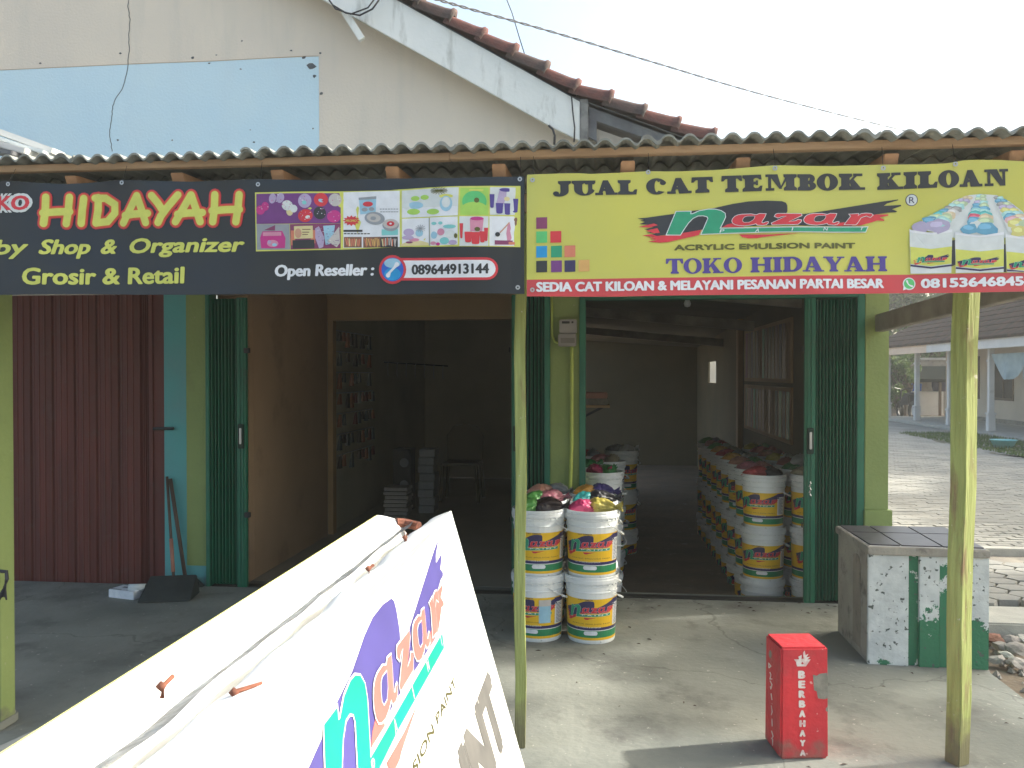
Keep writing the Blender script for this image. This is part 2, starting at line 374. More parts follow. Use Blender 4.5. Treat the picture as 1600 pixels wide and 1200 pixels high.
mat('timber', (.50,.34,.21), .8, (.38,.25,.15), 5, stretch=(.6,6,6), bump=.35, bscale=20)
mat('timber_end', (.48,.27,.14), .8, (.34,.18,.09), 12, bump=.35, bscale=30)
mat('lime_plaster', (.265,.335,.115), .7, (.23,.30,.10), 2.2, bump=.3, bscale=40, dirt=(.19,.24,.09), dirt_scale=3.0, dirt_lo=.58, dirt_hi=.8, specks=(.34,.36,.22), foot=((.15,.15,.10),.10))
mat('lime_timber', (.34,.385,.13), .75, (.25,.28,.085), 6, stretch=(9,9,.6), bump=.6, bscale=14, dirt=(.20,.13,.07), dirt_scale=7, dirt_lo=.57, dirt_hi=.70, dirt_stretch=(2,2,.35), specks=(.50,.48,.36), foot=((.13,.105,.07),.22))
mat('cyan_plaster', (.10,.37,.37), .7, (.12,.33,.34), 3, bump=.15, dirt=(.16,.34,.32), dirt_lo=.60, dirt_hi=.8, foot=((.10,.17,.16),.08))
mat('green_gate', (.008,.15,.080), .45, (.007,.115,.062), 5, dirt=(.03,.07,.045), dirt_scale=5, dirt_lo=.6, dirt_hi=.8)
mat('green_frame', (.02,.17,.10), .5, (.015,.13,.08), 4, dirt=(.07,.15,.10), dirt_scale=7, dirt_lo=.6, dirt_hi=.8)
mat('green_dark', (.004,.03,.02), .7)
mat('maroon_metal', (.145,.030,.022), .6, (.105,.025,.019), 3, stretch=(6,6,.5), dirt=(.12,.045,.035), dirt_scale=8, dirt_lo=.56, dirt_hi=.75)
mat('black_metal', (.02,.02,.02), .5)
mat('steel', (.5,.5,.5), .35, metal=.9)
mat('chrome_plate', (.55,.56,.56), .3, metal=.6)
mat('porch_concrete', (.265,.272,.238), .85, (.17,.18,.16), 1.6, bump=.45, bscale=28, detail=11, dirt=(.12,.12,.11), dirt_scale=2.6, dirt_lo=.52, dirt_hi=.70, cracks=(.05,.05,.045), specks=(.40,.39,.34))
mat('pale_concrete', (.44,.43,.38), .9, (.36,.35,.31), 6, bump=.4, bscale=60)
mat('raw_render', (.30,.27,.22), .95, (.22,.20,.17), 5, bump=.6, bscale=60, dirt=(.13,.12,.11), dirt_scale=6, dirt_lo=.55, dirt_hi=.72)
mat('grey_plinth', (.36,.34,.29), .9, (.27,.255,.22), 5, bump=.8, bscale=40, dirt=(.15,.14,.125), dirt_scale=7, dirt_lo=.54, dirt_hi=.66)
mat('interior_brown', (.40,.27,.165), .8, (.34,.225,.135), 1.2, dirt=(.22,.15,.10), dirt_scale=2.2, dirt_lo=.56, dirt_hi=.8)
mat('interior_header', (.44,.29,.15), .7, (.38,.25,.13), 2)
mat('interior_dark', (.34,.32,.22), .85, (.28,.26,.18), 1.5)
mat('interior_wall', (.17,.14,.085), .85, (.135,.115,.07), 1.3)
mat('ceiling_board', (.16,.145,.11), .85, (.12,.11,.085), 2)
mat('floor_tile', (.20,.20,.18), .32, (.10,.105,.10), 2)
mat('dirt_ground', (.20,.15,.105), .95, (.15,.115,.085), 2.5, bump=.8, bscale=18, dirt=(.27,.25,.21), dirt_scale=8)
mat('grass_ground', (.07,.08,.045), .95, (.13,.115,.08), 1.6, bump=.8, bscale=25)
mat('paver', (.30,.29,.255), .9, (.21,.21,.19), 1.4, bump=.4, bscale=60, dirt=(.22,.21,.18), dirt_scale=2.5, dirt_lo=.55, dirt_hi=.75)
mat('paver_near', (.27,.265,.24), .9, (.20,.20,.185), 2.4, bump=.4, bscale=60)
mat('asphalt', (.06,.06,.06), .9, (.045,.045,.045), 20, bump=.4)
mat('stone', (.34,.31,.28), .9, (.22,.20,.18), 14, bump=.8, bscale=40)
mat('brick_rubble', (.28,.12,.08), .9, (.20,.10,.07), 14, bump=.8, bscale=40)
mat('black_tile', (.022,.020,.030), .42, (.04,.036,.05), 12, bump=.05)
mat('grout', (.42,.42,.42), .9)
mat('house_cream', (.58,.50,.40), .85, (.52,.45,.36), 1.5)
mat('house_white', (.66,.65,.62), .8, (.58,.57,.55), 2, dirt=(.40,.38,.34), dirt_lo=.6, dirt_hi=.8)
mat('fascia_cream', (.72,.55,.42), .8, (.66,.50,.38), 1.5)
mat('brown_frame', (.12,.075,.045), .6)
mat('dark_glass', (.015,.017,.018), .12)
mat('cloth_blue', (.36,.47,.50), .9, (.30,.40,.44), 6)
mat('tarp_dark', (.006,.010,.009), .95, spec=.05); mat('left_room_wall', (.50,.46,.34), .85, (.42,.39,.28), 1.5); mat('left_room_floor_tile', (.32,.31,.27), .4, (.27,.26,.22), 2)
for n_, c_ in dict(pk_a=(.42,.18,.10), pk_b=(.55,.55,.52), pk_c=(.22,.07,.06), pk_d=(.14,.16,.16), pk_e=(.10,.07,.055)).items(): mat(n_, c_, .6)
mat('bark', (.13,.09,.06), .95, (.08,.06,.045), 10, bump=.8, bscale=20)
mat('leaf', (.05,.11,.025), .6, (.11,.17,.04), 3, transl=.3)
mat('leaf_yellow', (.13,.19,.04), .6, (.07,.13,.03), 4, transl=.3)
mat('leaf_dark', (.018,.04,.014), .6, (.03,.055,.018), 3, transl=.2)
mat('cable_black', (.025,.025,.03), .6)
# print and product colours
for n_, c_ in dict(vinyl_black=(.020,.026,.036), ink_yellow_green=(.60,.62,.12), ink_red=(.60,.035,.05), ink_orange=(.62,.10,.03), ink_white=(.72,.74,.78),
        ink_black=(.028,.030,.035), ink_navy=(.035,.030,.10), ink_green=(.02,.30,.16), ink_violet=(.075,.05,.26), ink_magenta=(.50,.03,.22), ink_purple=(.16,.04,.20),
        ink_pink=(.60,.25,.36), ink_lilac=(.42,.34,.52), ink_sky=(.30,.52,.66), ink_aqua=(.20,.55,.55), ink_grey=(.28,.30,.33), ink_lime=(.36,.60,.10), ink_brown=(.20,.10,.06),
        ink_cream=(.66,.58,.30), ink_blue=(.02,.12,.55), ink_salmon=(.62,.20,.12), ink_peach=(.62,.36,.12), ink_bright_green=(.10,.50,.16), ink_cyan=(.01,.28,.60), ink_plum=(.22,.04,.12), ink_dark_olive=(.10,.10,.015),
        ink_skin=(.55,.30,.20), ink_pale=(.62,.66,.66), ink_faded=(.50,.47,.45)).items():
    flat(n_, c_, .42)
mat('vinyl_dark', (.010,.016,.028), .36, (.018,.020,.020), 2.5)
mat('vinyl_yellow', (.60,.575,.105), .36, (.55,.55,.14), 1.8, amt=1, transl=.12)
mat('vinyl_red', (.55,.05,.06), .4, (.50,.06,.07), 2)
mat('vinyl_white', (.80,.80,.78), .35, (.76,.76,.73), 6, bump=.12, bscale=9)
mat('vinyl_edge', (.80,.74,.30), .4)
mat('rust', (.24,.085,.05), .9, (.14,.05,.03), 40, bump=.5)
mat('board_violet', (.068,.058,.22), .4); mat('board_green', (.003,.33,.21), .4); mat('board_salmon', (.50,.135,.12), .4)
mat('board_grey', (.085,.083,.080), .6, (.12,.115,.11), 12); mat('board_ink', (.07,.065,.02), .5)
mat('pail_white', (.74,.76,.76), .35, (.68,.70,.69), 6, dirt=(.30,.31,.30), dirt_scale=22, dirt_lo=.66, dirt_hi=.71)
mat('pail_lid', (.72,.74,.75), .4, (.66,.68,.68), 6, dirt=(.16,.16,.15), dirt_scale=16, dirt_lo=.63, dirt_hi=.68)
mat('label_yellow', (.78,.47,.012), .35, (.74,.45,.02), 3); mat('label_green', (.02,.24,.10), .35); mat('label_navy', (.025,.02,.12), .35)
mat('red_box_paint', (.60,.025,.035), .55, (.42,.022,.035), 5, bump=.6, bscale=26, dirt=(.36,.05,.05), dirt_scale=6, dirt_lo=.54, dirt_hi=.68, specks=(.60,.30,.27), foot=((.22,.10,.08),.05))
mat('box_letter', (.66,.60,.56), .7, (.60,.40,.38), 30, amt=1, lo=.5, hi=.6)
mat('worn_concrete', (.26,.24,.20), .9, (.18,.17,.14), 20, bump=.4)
mat('meter_case', (.34,.32,.30), .5, (.28,.26,.24), 6); mat('meter_glass', (.24,.22,.20), .15)
mat('conduit_lime', (.44,.52,.10), .5)
mat('dustpan', (.045,.055,.055), .5, (.03,.035,.035), 8); mat('broom_wood', (.10,.07,.055), .7); mat('orange_strip', (.38,.17,.12), .6)
mat('carton', (.76,.79,.82), .6, (.62,.66,.72), 20)

# two-colour chipped paint, by real position on the bench face
def chipped(name, thr_x):
    m = mat(name, (.62,.66,.64), .75, (.50,.54,.53), 14, bump=.35, bscale=50); nt = m.node_tree; N = nt.nodes; L = nt.links
    b = N['Principled BSDF']; old = b.inputs['Base Color'].links[0].from_socket
    ge = N.new('ShaderNodeNewGeometry'); sx = N.new('ShaderNodeSeparateXYZ'); L.new(ge.outputs['Position'], sx.inputs[0])
    nz = N.new('ShaderNodeTexNoise'); nz.inputs['Scale'].default_value = 7; nz.inputs['Detail'].default_value = 10; nz.inputs['Roughness'].default_value = .68
    L.new(ge.outputs['Position'], nz.inputs['Vector'])
    # green shows where noise + (height term) passes a threshold
    mz = N.new('ShaderNodeMath'); mz.operation = 'MULTIPLY_ADD'; L.new(sx.outputs['Z'], mz.inputs[0]); mz.inputs[1].default_value = -thr_x[0]; L.new(nz.outputs['Fac'], mz.inputs[2])
    st = N.new('ShaderNodeMapRange'); L.new(mz.outputs[0], st.inputs[0]); st.inputs[1].default_value = thr_x[1]; st.inputs[2].default_value = thr_x[1]+.012
    mx = N.new('ShaderNodeMix'); mx.data_type = 'RGBA'; L.new(old, mx.inputs[6]); mx.inputs[7].default_value = (.03,.17,.085,1); L.new(st.outputs[0], mx.inputs[0])
    n2 = N.new('ShaderNodeTexNoise'); n2.inputs['Scale'].default_value = 45; n2.inputs['Detail'].default_value = 4; L.new(ge.outputs['Position'], n2.inputs['Vector'])
    s2 = N.new('ShaderNodeMapRange'); L.new(n2.outputs['Fac'], s2.inputs[0]); s2.inputs[1].default_value = .63; s2.inputs[2].default_value = .67
    m2 = N.new('ShaderNodeMix'); m2.data_type = 'RGBA'; L.new(mx.outputs[2], m2.inputs[6]); m2.inputs[7].default_value = (.08,.10,.09,1); L.new(s2.outputs[0], m2.inputs[0])
    L.new(m2.outputs[2], b.inputs['Base Color'])
chipped('chipped_white', (.6, .58)); chipped('chipped_mixed', (1.1, .20)); chipped('chipped_green', (.55, .26)); chipped('bench_green', (.0, .40))

# ------------------------------------------------------------ ground, porch, courtyard
FW = 5.66
g = B(); g.add([(-90,-90,-.14),(90,-90,-.14),(90,90,-.14),(-90,90,-.14)], [(0,1,2,3)])
g.build('ground', 'dirt_ground', kind='structure')
p = B(); p.box((-9,-2.6,-.12), (1.955,5.62,0)); p.build('porch_floor', 'porch_concrete', kind='structure')
p = B()
p.hexa([(-2.62,2.2,.001),(-2.50,2.2,.001),(-1.95,4.6,.001),(-2.03,4.6,.001),(-2.62,2.2,.006),(-2.50,2.2,.006),(-1.95,4.6,.004),(-2.03,4.6,.004)])
p.build('cement_repair_strip', 'pale_concrete', kind='structure')
rd = B(); rd.add([(-80,-12,-.12),(80,-12,-.12),(80,-4,-.12),(-80,-4,-.12)], [(0,1,2,3)]); rd.build('road', 'asphalt', kind='structure')
# courtyard: kerb strips, pavers
k = B(); k.box((1.98,5.35,-.13), (9.2,5.75,-.02)); kerb = k.build('kerb', 'pale_concrete', kind='structure', bev=.01)
k = B(); k.box((1.98,7.52,-.13), (9.2,7.64,.005)); k.build('kerb', 'pale_concrete', kind='structure', bev=.006)
cy = B(); cy.add([(1.98,5.75,-.06),(9.2,5.75,-.06),(9.2,31,-.06),(1.98,31,-.06)], [(0,1,2,3)])
yard = cy.build('courtyard_paving', 'raw_render', kind='structure')
YO = ORG[yard]
rr = random.Random(3)
hx = B(); s_ = .128
hx.add([(s_*.95*math.cos(R(60*i)), s_*.78*math.sin(R(60*i)), 0) for i in range(6)] + [(s_*.90*math.cos(R(60*i)), s_*.74*math.sin(R(60*i)), .045) for i in range(6)], [tuple(range(6,12))] + [(i,(i+1) % 6,(i+1) % 6+6,i+6) for i in range(6)])
hexm = hx.mesh('paver', 'paver_near')
n = 0
for j in range(17):
    for i in range(30):
        x = 2.15+i*s_*1.5; y = 5.86+j*s_*1.42+(i % 2)*s_*.71
        if y > 7.45 or x > 6 or n >= 150: continue
        o = bpy.data.objects.new('paver', hexm); put(o, yard); o.location = Vector((x, y, -.052+rr.uniform(-.003,.003)))-YO; o.rotation_euler = (rr.uniform(-.01,.01), rr.uniform(-.01,.01), 0); n += 1
bx_ = B(); bx_.box((-.098,-.048,0), (.098,.048,.05)); bm_ = bx_.mesh('paver', 'paver', bev=.005)
n = 0; far = B()
for j in range(230):
    y = 7.72+j*.102
    for i in range(36):
        x = 2.1+i*.202+(j % 2)*.101
        az = x/y
        if not (.27 < az < .62): continue
        zz = -.052+rr.uniform(-.003,.003)
        if n < 150:
            o = bpy.data.objects.new('paver', bm_); put(o, yard); o.location = Vector((x, y, zz))-YO; o.rotation_euler = (rr.uniform(-.012,.012), rr.uniform(-.012,.012), rr.uniform(-.02,.02)); n += 1
        else: far.box((x-.098, y-.048, -.05), (x+.098, y+.048, zz+.05))
far.build('paver_field', 'paver', yard, kind='stuff')
g = B(); P_ = []
for j in range(12):
    for i in range(8): P_.append((7.6+i*.26+.25*math.sin(j*1.7+i)*(i == 0), 14.5+j*.72, .0+.03*math.sin(i*2.1+j)))
g.add(P_, [(j*8+i, j*8+i+1, (j+1)*8+i+1, (j+1)*8+i) for j in range(11) for i in range(7)])
g.build('grass_strip', 'grass_ground', kind='structure')
gb = B()
for _ in range(5000):
    x = rr.uniform(7.6,9.4); y = rr.uniform(14.6,22.2); h = rr.uniform(.03,.09); a = rr.uniform(0,6.28); dx, dy = .012*math.cos(a), .012*math.sin(a)
    gb.add([(x-dx,y-dy,.0),(x+dx,y+dy,.0),(x+rr.uniform(-.03,.03),y+rr.uniform(-.03,.03),h)], [(0,1,2)])
gb.build('grass', 'leaf', kind='stuff', label='short green grass along the veranda of the far house')

# ------------------------------------------------------------ the shophouse
HX, HS = -.134, .59                       # gable slope: z = 3.286 - .59 (x - HX)
def rz_(x):                                # underside line of the roof tiles, with its kick
    return 3.30-HS*(x-HX) if x < -.19 else 3.30-HS*(-.19-HX)-.40*(x+.19)
shop = thing('shophouse', 'low cream gabled shophouse with lime pilasters, red tile roof and two open shop bays', 'building', (-1.5, FW, 0))
def wall(name, x0, x1, z0, z1, m, y0=FW, y1=FW+.14, bev=0, lab=None):
    b = B(); b.box((x0,y0,z0),(x1,y1,z1)); return b.build(name, m, shop, bev=bev, label=lab)
xM0, xM1, xC1, xL1 = xw(12), xw(258), xw(293), xw(325)
xP0, xP1 = xw(860), xw(905); xK0, xK1 = xw(1348), xw(1385)
wall('wall', -8, xM0-.0, -.1, 2.3, 'cream_plaster', lab='cream wall left of the maroon shutter')
gw = B()
gp = [(-8.0,2.075),(xK1,2.075),(xK1,2.92),(-.02,2.92),(-.02,3.10),(-.25,3.27),(-5,3.27+4.75*.59),(-8,3.27+1.75*.59)]
gw.prism(gp, lambda q: (q[0],FW,q[1]), lambda q: (q[0],FW+.14,q[1]))
gw.build('gable_wall', 'cream_plaster', shop)
# painted blue field, chips and crack on the gable
ink = Ink(); ink.poly([(-60,112),(498,88),(499,250),(-60,260)], 'blue_plaster', 0)
for (cx, cy_, r_) in ((487,104,8),(491,119,3.2),(475,90,3),(301,90,2.6),(327,99,2),(376,108,1.6),(63,99,2),(397,222,2),(391,203,1.3),(269,219,1.5),(184,219,1.8),(489,201,1.6),(502,146,3),(188,83,2),(378,64,1.8),(455,79,2),(500,83,2),(338,86,1.6)):
    a = rr.uniform(-.7,-.2); P = []
    for t in range(9):
        q = r_*rr.uniform(.6,1.15); P.append((cx+q*math.cos(t*.698)*1.1, cy_+q*math.sin(t*.698)*.8))
    ink.poly(P, 'chip' if r_ > 1.7 else 'weathered_board', 1)
cr = [(202,-20),(200,10),(203,30),(201,62),(202,80),(199,108),(196,124),(190,140),(182,152),(176,166),(175,182),(172,200),(171,214),(174,226),(175,240)]
cr2 = []
for a, b_ in zip(cr, cr[1:]):
    for t in range(4): u = t/4; cr2.append((a[0]+(b_[0]-a[0])*u+rr.uniform(-.7,.7), a[1]+(b_[1]-a[1])*u))
ink.stroke(cr2, 1.1, 'chip', 1, cap=False)
ink.stroke([(0,109.5),(140,103),(240,98.5),(330,95.5),(470,88),(498,87.5)], .8, 'interior_header', 1, cap=False)
ink.emit('painted_field', shop, lambda x, y, l: onY(x, y, FW-.0015-l*.0015), edge=0)
# pilasters and piers
wall('pilaster', xM1, xC1, -.02, 2.1, 'cyan_plaster', FW-.02, FW+.13, lab='turquoise painted pier strip')
wall('pilaster', xC1, xL1, .14, 2.1, 'lime_plaster', FW-.024, FW+.13, lab='lime painted pier strip')
wall('pilaster_base', xC1, xL1, -.02, .14, 'cyan_plaster', FW-.027, FW+.13)
wall('pilaster', xP0, xP1, -.35, 2.1, 'lime_plaster', FW-.03, FW+.30)
wall('column', xK0, xK1, .62, 2.1, 'lime_plaster', FW-.05, FW+.14, bev=.004)
wall('column_base', xK0-.005, xw(1390), -.1, .62, 'lime_plaster', FW-.07, FW+.15, bev=.004)
# door frame of the right bay
fz = zw(1100, 466)
def fr(x0, x1, z0, z1, nm='door_frame', y0=FW-.05, y1=FW+.06, m='green_frame'):
    b = B(); b.box((x0,y0,z0),(x1,y1,z1)); return b.build(nm, m, shop, bev=.003)
fr(xw(905)+.001, xw(915), -.02, 2.04); fr(xw(1336), xw(1348)-.001, -.02, 2.04); fr(xw(915)+.0005, xw(1336)-.0005, fz-.005, 2.04)
fr(xw(325)+.001, xw(331), -.02, 2.08); fr(xw(851), xw(860)-.001, -.02, 2.08)
fr(xw(331), xw(851), -.012, .004, 'door_rail', FW-.03, FW+.05, 'black_metal'); fr(xw(915), xw(1336), -.012, .006, 'door_rail', FW-.03, FW+.05, 'black_metal')
wall('threshold', xw(331), xw(851), -.3, -.014, 'porch_concrete', FW-.04, FW+.2); wall('threshold', xw(915), xw(1336), -.4, -.014, 'porch_concrete', FW-.04, FW+.16)

# folding gates: each slat is a sub-part
def gate(x0, x1, ns, lead, name='folding_gate', zt=2.04, lab=None):
    """lead: -1 the closing leaf stands at the left end, +1 at the right"""
    lw = .07
    b = B(); gx0, gx1 = (x0, x0+lw) if lead < 0 else (x1-lw, x1)
    b.box((gx0, FW-.045, .0), (gx1, FW-.012, zt-.04)); G_ = b.build(name, 'green_gate', shop, bev=.003, label=lab)
    off = ORG[shop]; ORG[G_] = off
    for q in (.33, .66):
        r_ = B(); xx = gx0+lw*q; r_.box((xx-.004, FW-.052, .01), (xx+.004, FW-.044, zt-.05)); r_.build('rib', 'green_frame', G_)
    a0, a1 = (gx1, x1) if lead < 0 else (x0, gx0); st = (a1-a0)/ns
    sb = B(); w = st*.5; sb.add([(-w*.75,.016,0),(-w*.15,-.016,0),(w*.15,-.016,0),(w*.75,.016,0),(-w*.75,.016,zt-.06),(-w*.15,-.016,zt-.06),(w*.15,-.016,zt-.06),(w*.75,.016,zt-.06)], [(0,1,5,4),(1,2,6,5),(2,3,7,6)])
    sm = sb.mesh('slat', 'green_gate')
    for i in range(ns):
        o = bpy.data.objects.new('slat', sm); put(o, G_); o.location = Vector((a0+(i+.5)*st, FW-.02+.004*(i % 2), .015))-off
    bk = B(); bk.box((a0,FW+.004,.0),(a1,FW+.01,zt-.05)); bk.build('back_lattice', 'green_dark', G_)
    hx_ = (gx0+gx1)/2
    h = B(); h.box((hx_-.022, FW-.060, zw(372,700)), (hx_+.022, FW-.046, zw(372,662))); h.build('handle_plate', 'green_dark', G_, bev=.004)
    h = B(); h.box((hx_-.008, FW-.068, zw(372,693)), (hx_+.008, FW-.0605, zw(372,668))); h.build('handle', 'chrome_plate', G_, bev=.003)
    ex = gx0 if lead < 0 else gx1
    for py in (548, 803):
        h = B(); h.box((ex-.012, FW-.058, zw(385,py)-.018), (ex+.022*lead+.006, FW-.03, zw(385,py)+.018)); h.build('catch', 'black_metal', G_, bev=.003)
    return G_
gate(xw(331), xw(388), 8, 1, zt=2.08, lab='green folding gate pushed to the left of the dark bay')
gate(xw(800), xw(851), 6, -1, zt=2.08, lab='green folding gate behind the middle post')
G3 = gate(xw(1255), xw(1336), 12, -1, lab='green folding gate pushed to the right of the paint bay')
c_ = B()
for i in range(5): c_.tube([(xw(1263), FW-.058, .80-.02*i), (xw(1263)+.006*(-1)**i, FW-.062, .785-.02*i)], .004, 6)
c_.build('lock_chain', 'steel', G3)

# maroon folding shutter of the left bay
door = thing('metal_shutter', 'dark maroon ribbed metal folding shutter, closed, at the left of the shopfront', 'shutter', ((xM0+xM1)/2, FW, 0))
pw = (xw(229)-xM0)/6.3
prof = [(0,.004),(.06,.006),(.10,.001),(.14,.006),(.30,.007),(.34,.001),(.38,.007),(.55,.008),(.59,.002),(.63,.008),(.80,.006),(.84,-.010),(.91,-.013),(1.0,.004)]
for i in range(7):
    x0 = xM0+i*pw-.05*0; w = pw if i < 6 else pw*.3
    pts = [(x0+a*w, FW+.02+.030*(a if 1 else 0)*(.6)+b-.015*math.sin(a*3.1)) for a, b in prof]
    s = B(); m_ = len(pts)
    s.add([(x, y, -.02) for x, y in pts]+[(x, y, 2.08) for x, y in pts], [(j, j+1, j+1+m_, j+m_) for j in range(m_-1)])
    s.build('door_panel', 'maroon_metal', door)
s = B(); s.box((xw(231), FW+.012, -.015), (xM1-.004, FW+.03, 2.08)); s.build('door_leaf', 'maroon_metal', door, bev=.003)
s = B(); s.box((xw(231), FW+.0, -.015), (xw(238), FW+.0115, 2.08)); s.build('leaf_rib', 'maroon_metal', door, bev=.003)
s = B(); s.box((xM0,FW+.06,-.02),(xM1,FW+.07,2.08)); s.build('back_panel', 'maroon_metal', door)
s = B(); s.tube([(xw(240), FW-.008, zw(250,670)), (xw(275), FW-.045, zw(275,669))], .011, 8); s.build('bolt', 'black_metal', door)

# bargeboard, roof, tiles
BY = 5.50
def bp(px, py, y): return onY(px, py, y)
bb = B()
bt = [(-3.4,rz_(-3.4)-.02),(-.13,rz_(-.19)-.05),(-.13,3.03),(-.29,3.11),(-3.4,3.11+3.11*.585)]
bb.prism(bt, lambda q: (q[0],BY-.025,q[1]), lambda q: (q[0],BY,q[1])); bb.build('bargeboard', 'white_board', shop, bev=.003)
bb = B(); bb.hexa([(-3.4,BY+.002,5.02),(-.02,BY+.002,3.03),(-.02,FW,3.03),(-3.4,FW,5.02),(-3.4,BY+.002,rz_(-3.4)-.03),(-.02,BY+.002,3.17),(-.02,FW,3.17),(-3.4,FW,rz_(-3.4)-.03)])
bb.build('verge_soffit', 'grey_board', shop)
bb = B(); bb.box((-.128,BY-.03,3.015),(-.075,BY+.01,3.30)); bb.build('barge_end', 'weathered_board', shop, bev=.004)
bb = B(); bb.hexa([(-.07,BY,3.18),(.66,BY,2.90),(.66,BY+.05,2.90),(-.07,BY+.05,3.18),(-.07,BY,3.275),(.66,BY,2.985),(.66,BY+.05,2.985),(-.07,BY+.05,3.275)]); bb.build('rafter', 'grey_board', shop)
bb = B(); bb.hexa([(-.07,BY+.04,3.05),(.45,BY+.04,2.85),(.45,BY+.09,2.85),(-.07,BY+.09,3.05),(-.07,BY+.04,3.14),(.45,BY+.04,2.94),(.45,BY+.09,2.94),(-.07,BY+.09,3.14)]); bb.build('rafter', 'pale_timber', shop)
rf = B()
xs_ = [-5,-3,-1.5,-.19,.66]
rf.add([(x, BY+.0, rz_(x)) for x in xs_]+[(x, 13, rz_(x)) for x in xs_]+[(x, BY+.0, rz_(x)-.03) for x in xs_]+[(x, 13, rz_(x)-.03) for x in xs_],
       [(i,i+1,i+6,i+5) for i in range(4)]+[(i+10,i+11,i+16,i+15) for i in range(4)]+[(i,i+1,i+11,i+10) for i in range(4)]+[(4,9,19,14)])
roof = rf.build('roof', 'grey_board', shop); ORG[roof] = ORG[shop]
# one clay pantile: a along the slope (down = +x), roll at the verge side
def tile_mesh():
    b = B(); cs = []
    for t in range(9): a = math.pi*t/8; cs.append((-.045*math.cos(a)+.045, .050*math.sin(a)))
    cs += [(.12,-.004),(.16,-.008),(.20,-.002),(.225,.018)]
    n = len(cs); V = []
    for (x, lift, fat) in ((-.145,-.004,.90),(.06,.012,1.0),(.10,.018,1.05),(.114,.020,1.28),(.136,.015,1.32),(.140,.002,1.12)):
        V += [(x, .045+(y-.045)*(fat if i < 9 else 1), lift+.012+z*fat) for i, (y, z) in enumerate(cs)]
    L6 = 6
    F = [(k_*n+i, k_*n+i+1, (k_+1)*n+i+1, (k_+1)*n+i) for k_ in range(L6-1) for i in range(n-1)]
    b.add(V, F); m = len(V)
    b.add([(x, y, z-.014) for x, y, z in V], F)
    e = (L6-1)*n; b.add([V[e+i] for i in range(n)]+[(V[e+i][0], V[e+i][1], V[e+i][2]-.02) for i in range(n)], [(i,i+1,i+1+n,i+n) for i in range(n-1)])
    b.add([V[k_*n] for k_ in range(L6)]+[(V[k_*n][0], V[k_*n][1], V[k_*n][2]-.03) for k_ in range(L6)], [(i,i+1,i+1+L6,i+L6) for i in range(L6-1)])
    return b
tm = [tile_mesh().mesh('roof_tile', 'clay_tile', smooth=True), tile_mesh().mesh('roof_tile', 'clay_tile_old', smooth=True)]
sl_ = 0.0; x = .60; rows = []
while x > -2.6:
    s = .40 if x > -.19 else HS; rows.append((x, s)); x -= .238*math.cos(math.atan(s))
for ri, (x, s) in enumerate(rows):
    for ci in range(9 if ri < 14 else 5):
        o = bpy.data.objects.new('roof_tile', tm[0 if rr.random() < .65 else 1]); put(o, roof)
        o.location = Vector((x+rr.uniform(-.008,.008), BY-.06+ci*.21+rr.uniform(-.004,.004), rz_(x)+.022+rr.uniform(-.003,.004)))-ORG[shop]
        o.rotation_euler = (rr.uniform(-.06,.06), math.atan(s)+rr.uniform(-.05,.05)-.02, rr.uniform(-.07,.07))

# interiors
def slabf(name, m, a, b): s = B(); s.box(a, b); return s.build(name, m, shop)
LX, LR, LB = xw(388)-.06, -.42, 12.0
slabf('left_room_floor', 'left_room_floor_tile', (LX-.1, FW+.2, -.12), (LR, LB, -.012))
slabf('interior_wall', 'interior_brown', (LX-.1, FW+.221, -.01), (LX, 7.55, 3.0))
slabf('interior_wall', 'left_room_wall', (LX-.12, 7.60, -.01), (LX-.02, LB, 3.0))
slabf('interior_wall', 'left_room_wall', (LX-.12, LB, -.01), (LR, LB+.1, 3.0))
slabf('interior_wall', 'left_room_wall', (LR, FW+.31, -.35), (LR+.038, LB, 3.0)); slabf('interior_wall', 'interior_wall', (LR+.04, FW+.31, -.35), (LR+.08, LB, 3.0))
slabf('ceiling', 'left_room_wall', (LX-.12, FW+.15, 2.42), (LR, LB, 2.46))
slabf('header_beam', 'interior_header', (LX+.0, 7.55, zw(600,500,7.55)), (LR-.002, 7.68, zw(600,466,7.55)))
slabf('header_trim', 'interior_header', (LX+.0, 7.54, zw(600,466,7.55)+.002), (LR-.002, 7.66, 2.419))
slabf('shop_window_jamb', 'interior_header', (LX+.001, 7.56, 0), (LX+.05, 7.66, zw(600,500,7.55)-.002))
RX, RB = 1.745, 15.2
slabf('right_room_floor', 'floor_tile', (LR+.08, FW+.16, -.42), (RX, RB, -.30))
wy0, wy1 = 12.75, 13.7
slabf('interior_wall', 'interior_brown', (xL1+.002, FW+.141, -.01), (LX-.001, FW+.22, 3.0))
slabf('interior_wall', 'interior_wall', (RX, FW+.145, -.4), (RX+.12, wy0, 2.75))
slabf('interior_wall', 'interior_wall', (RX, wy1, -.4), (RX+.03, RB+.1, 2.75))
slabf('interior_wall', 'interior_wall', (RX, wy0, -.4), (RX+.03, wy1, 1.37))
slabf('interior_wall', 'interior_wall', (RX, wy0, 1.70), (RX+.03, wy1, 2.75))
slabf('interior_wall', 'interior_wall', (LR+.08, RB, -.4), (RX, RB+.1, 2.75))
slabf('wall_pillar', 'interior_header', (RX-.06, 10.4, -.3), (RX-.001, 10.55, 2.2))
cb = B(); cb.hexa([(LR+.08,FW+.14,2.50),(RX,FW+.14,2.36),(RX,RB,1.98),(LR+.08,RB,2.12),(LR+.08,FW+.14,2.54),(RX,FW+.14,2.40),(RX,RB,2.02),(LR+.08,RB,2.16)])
cb.build('ceiling', 'ceiling_board', shop)
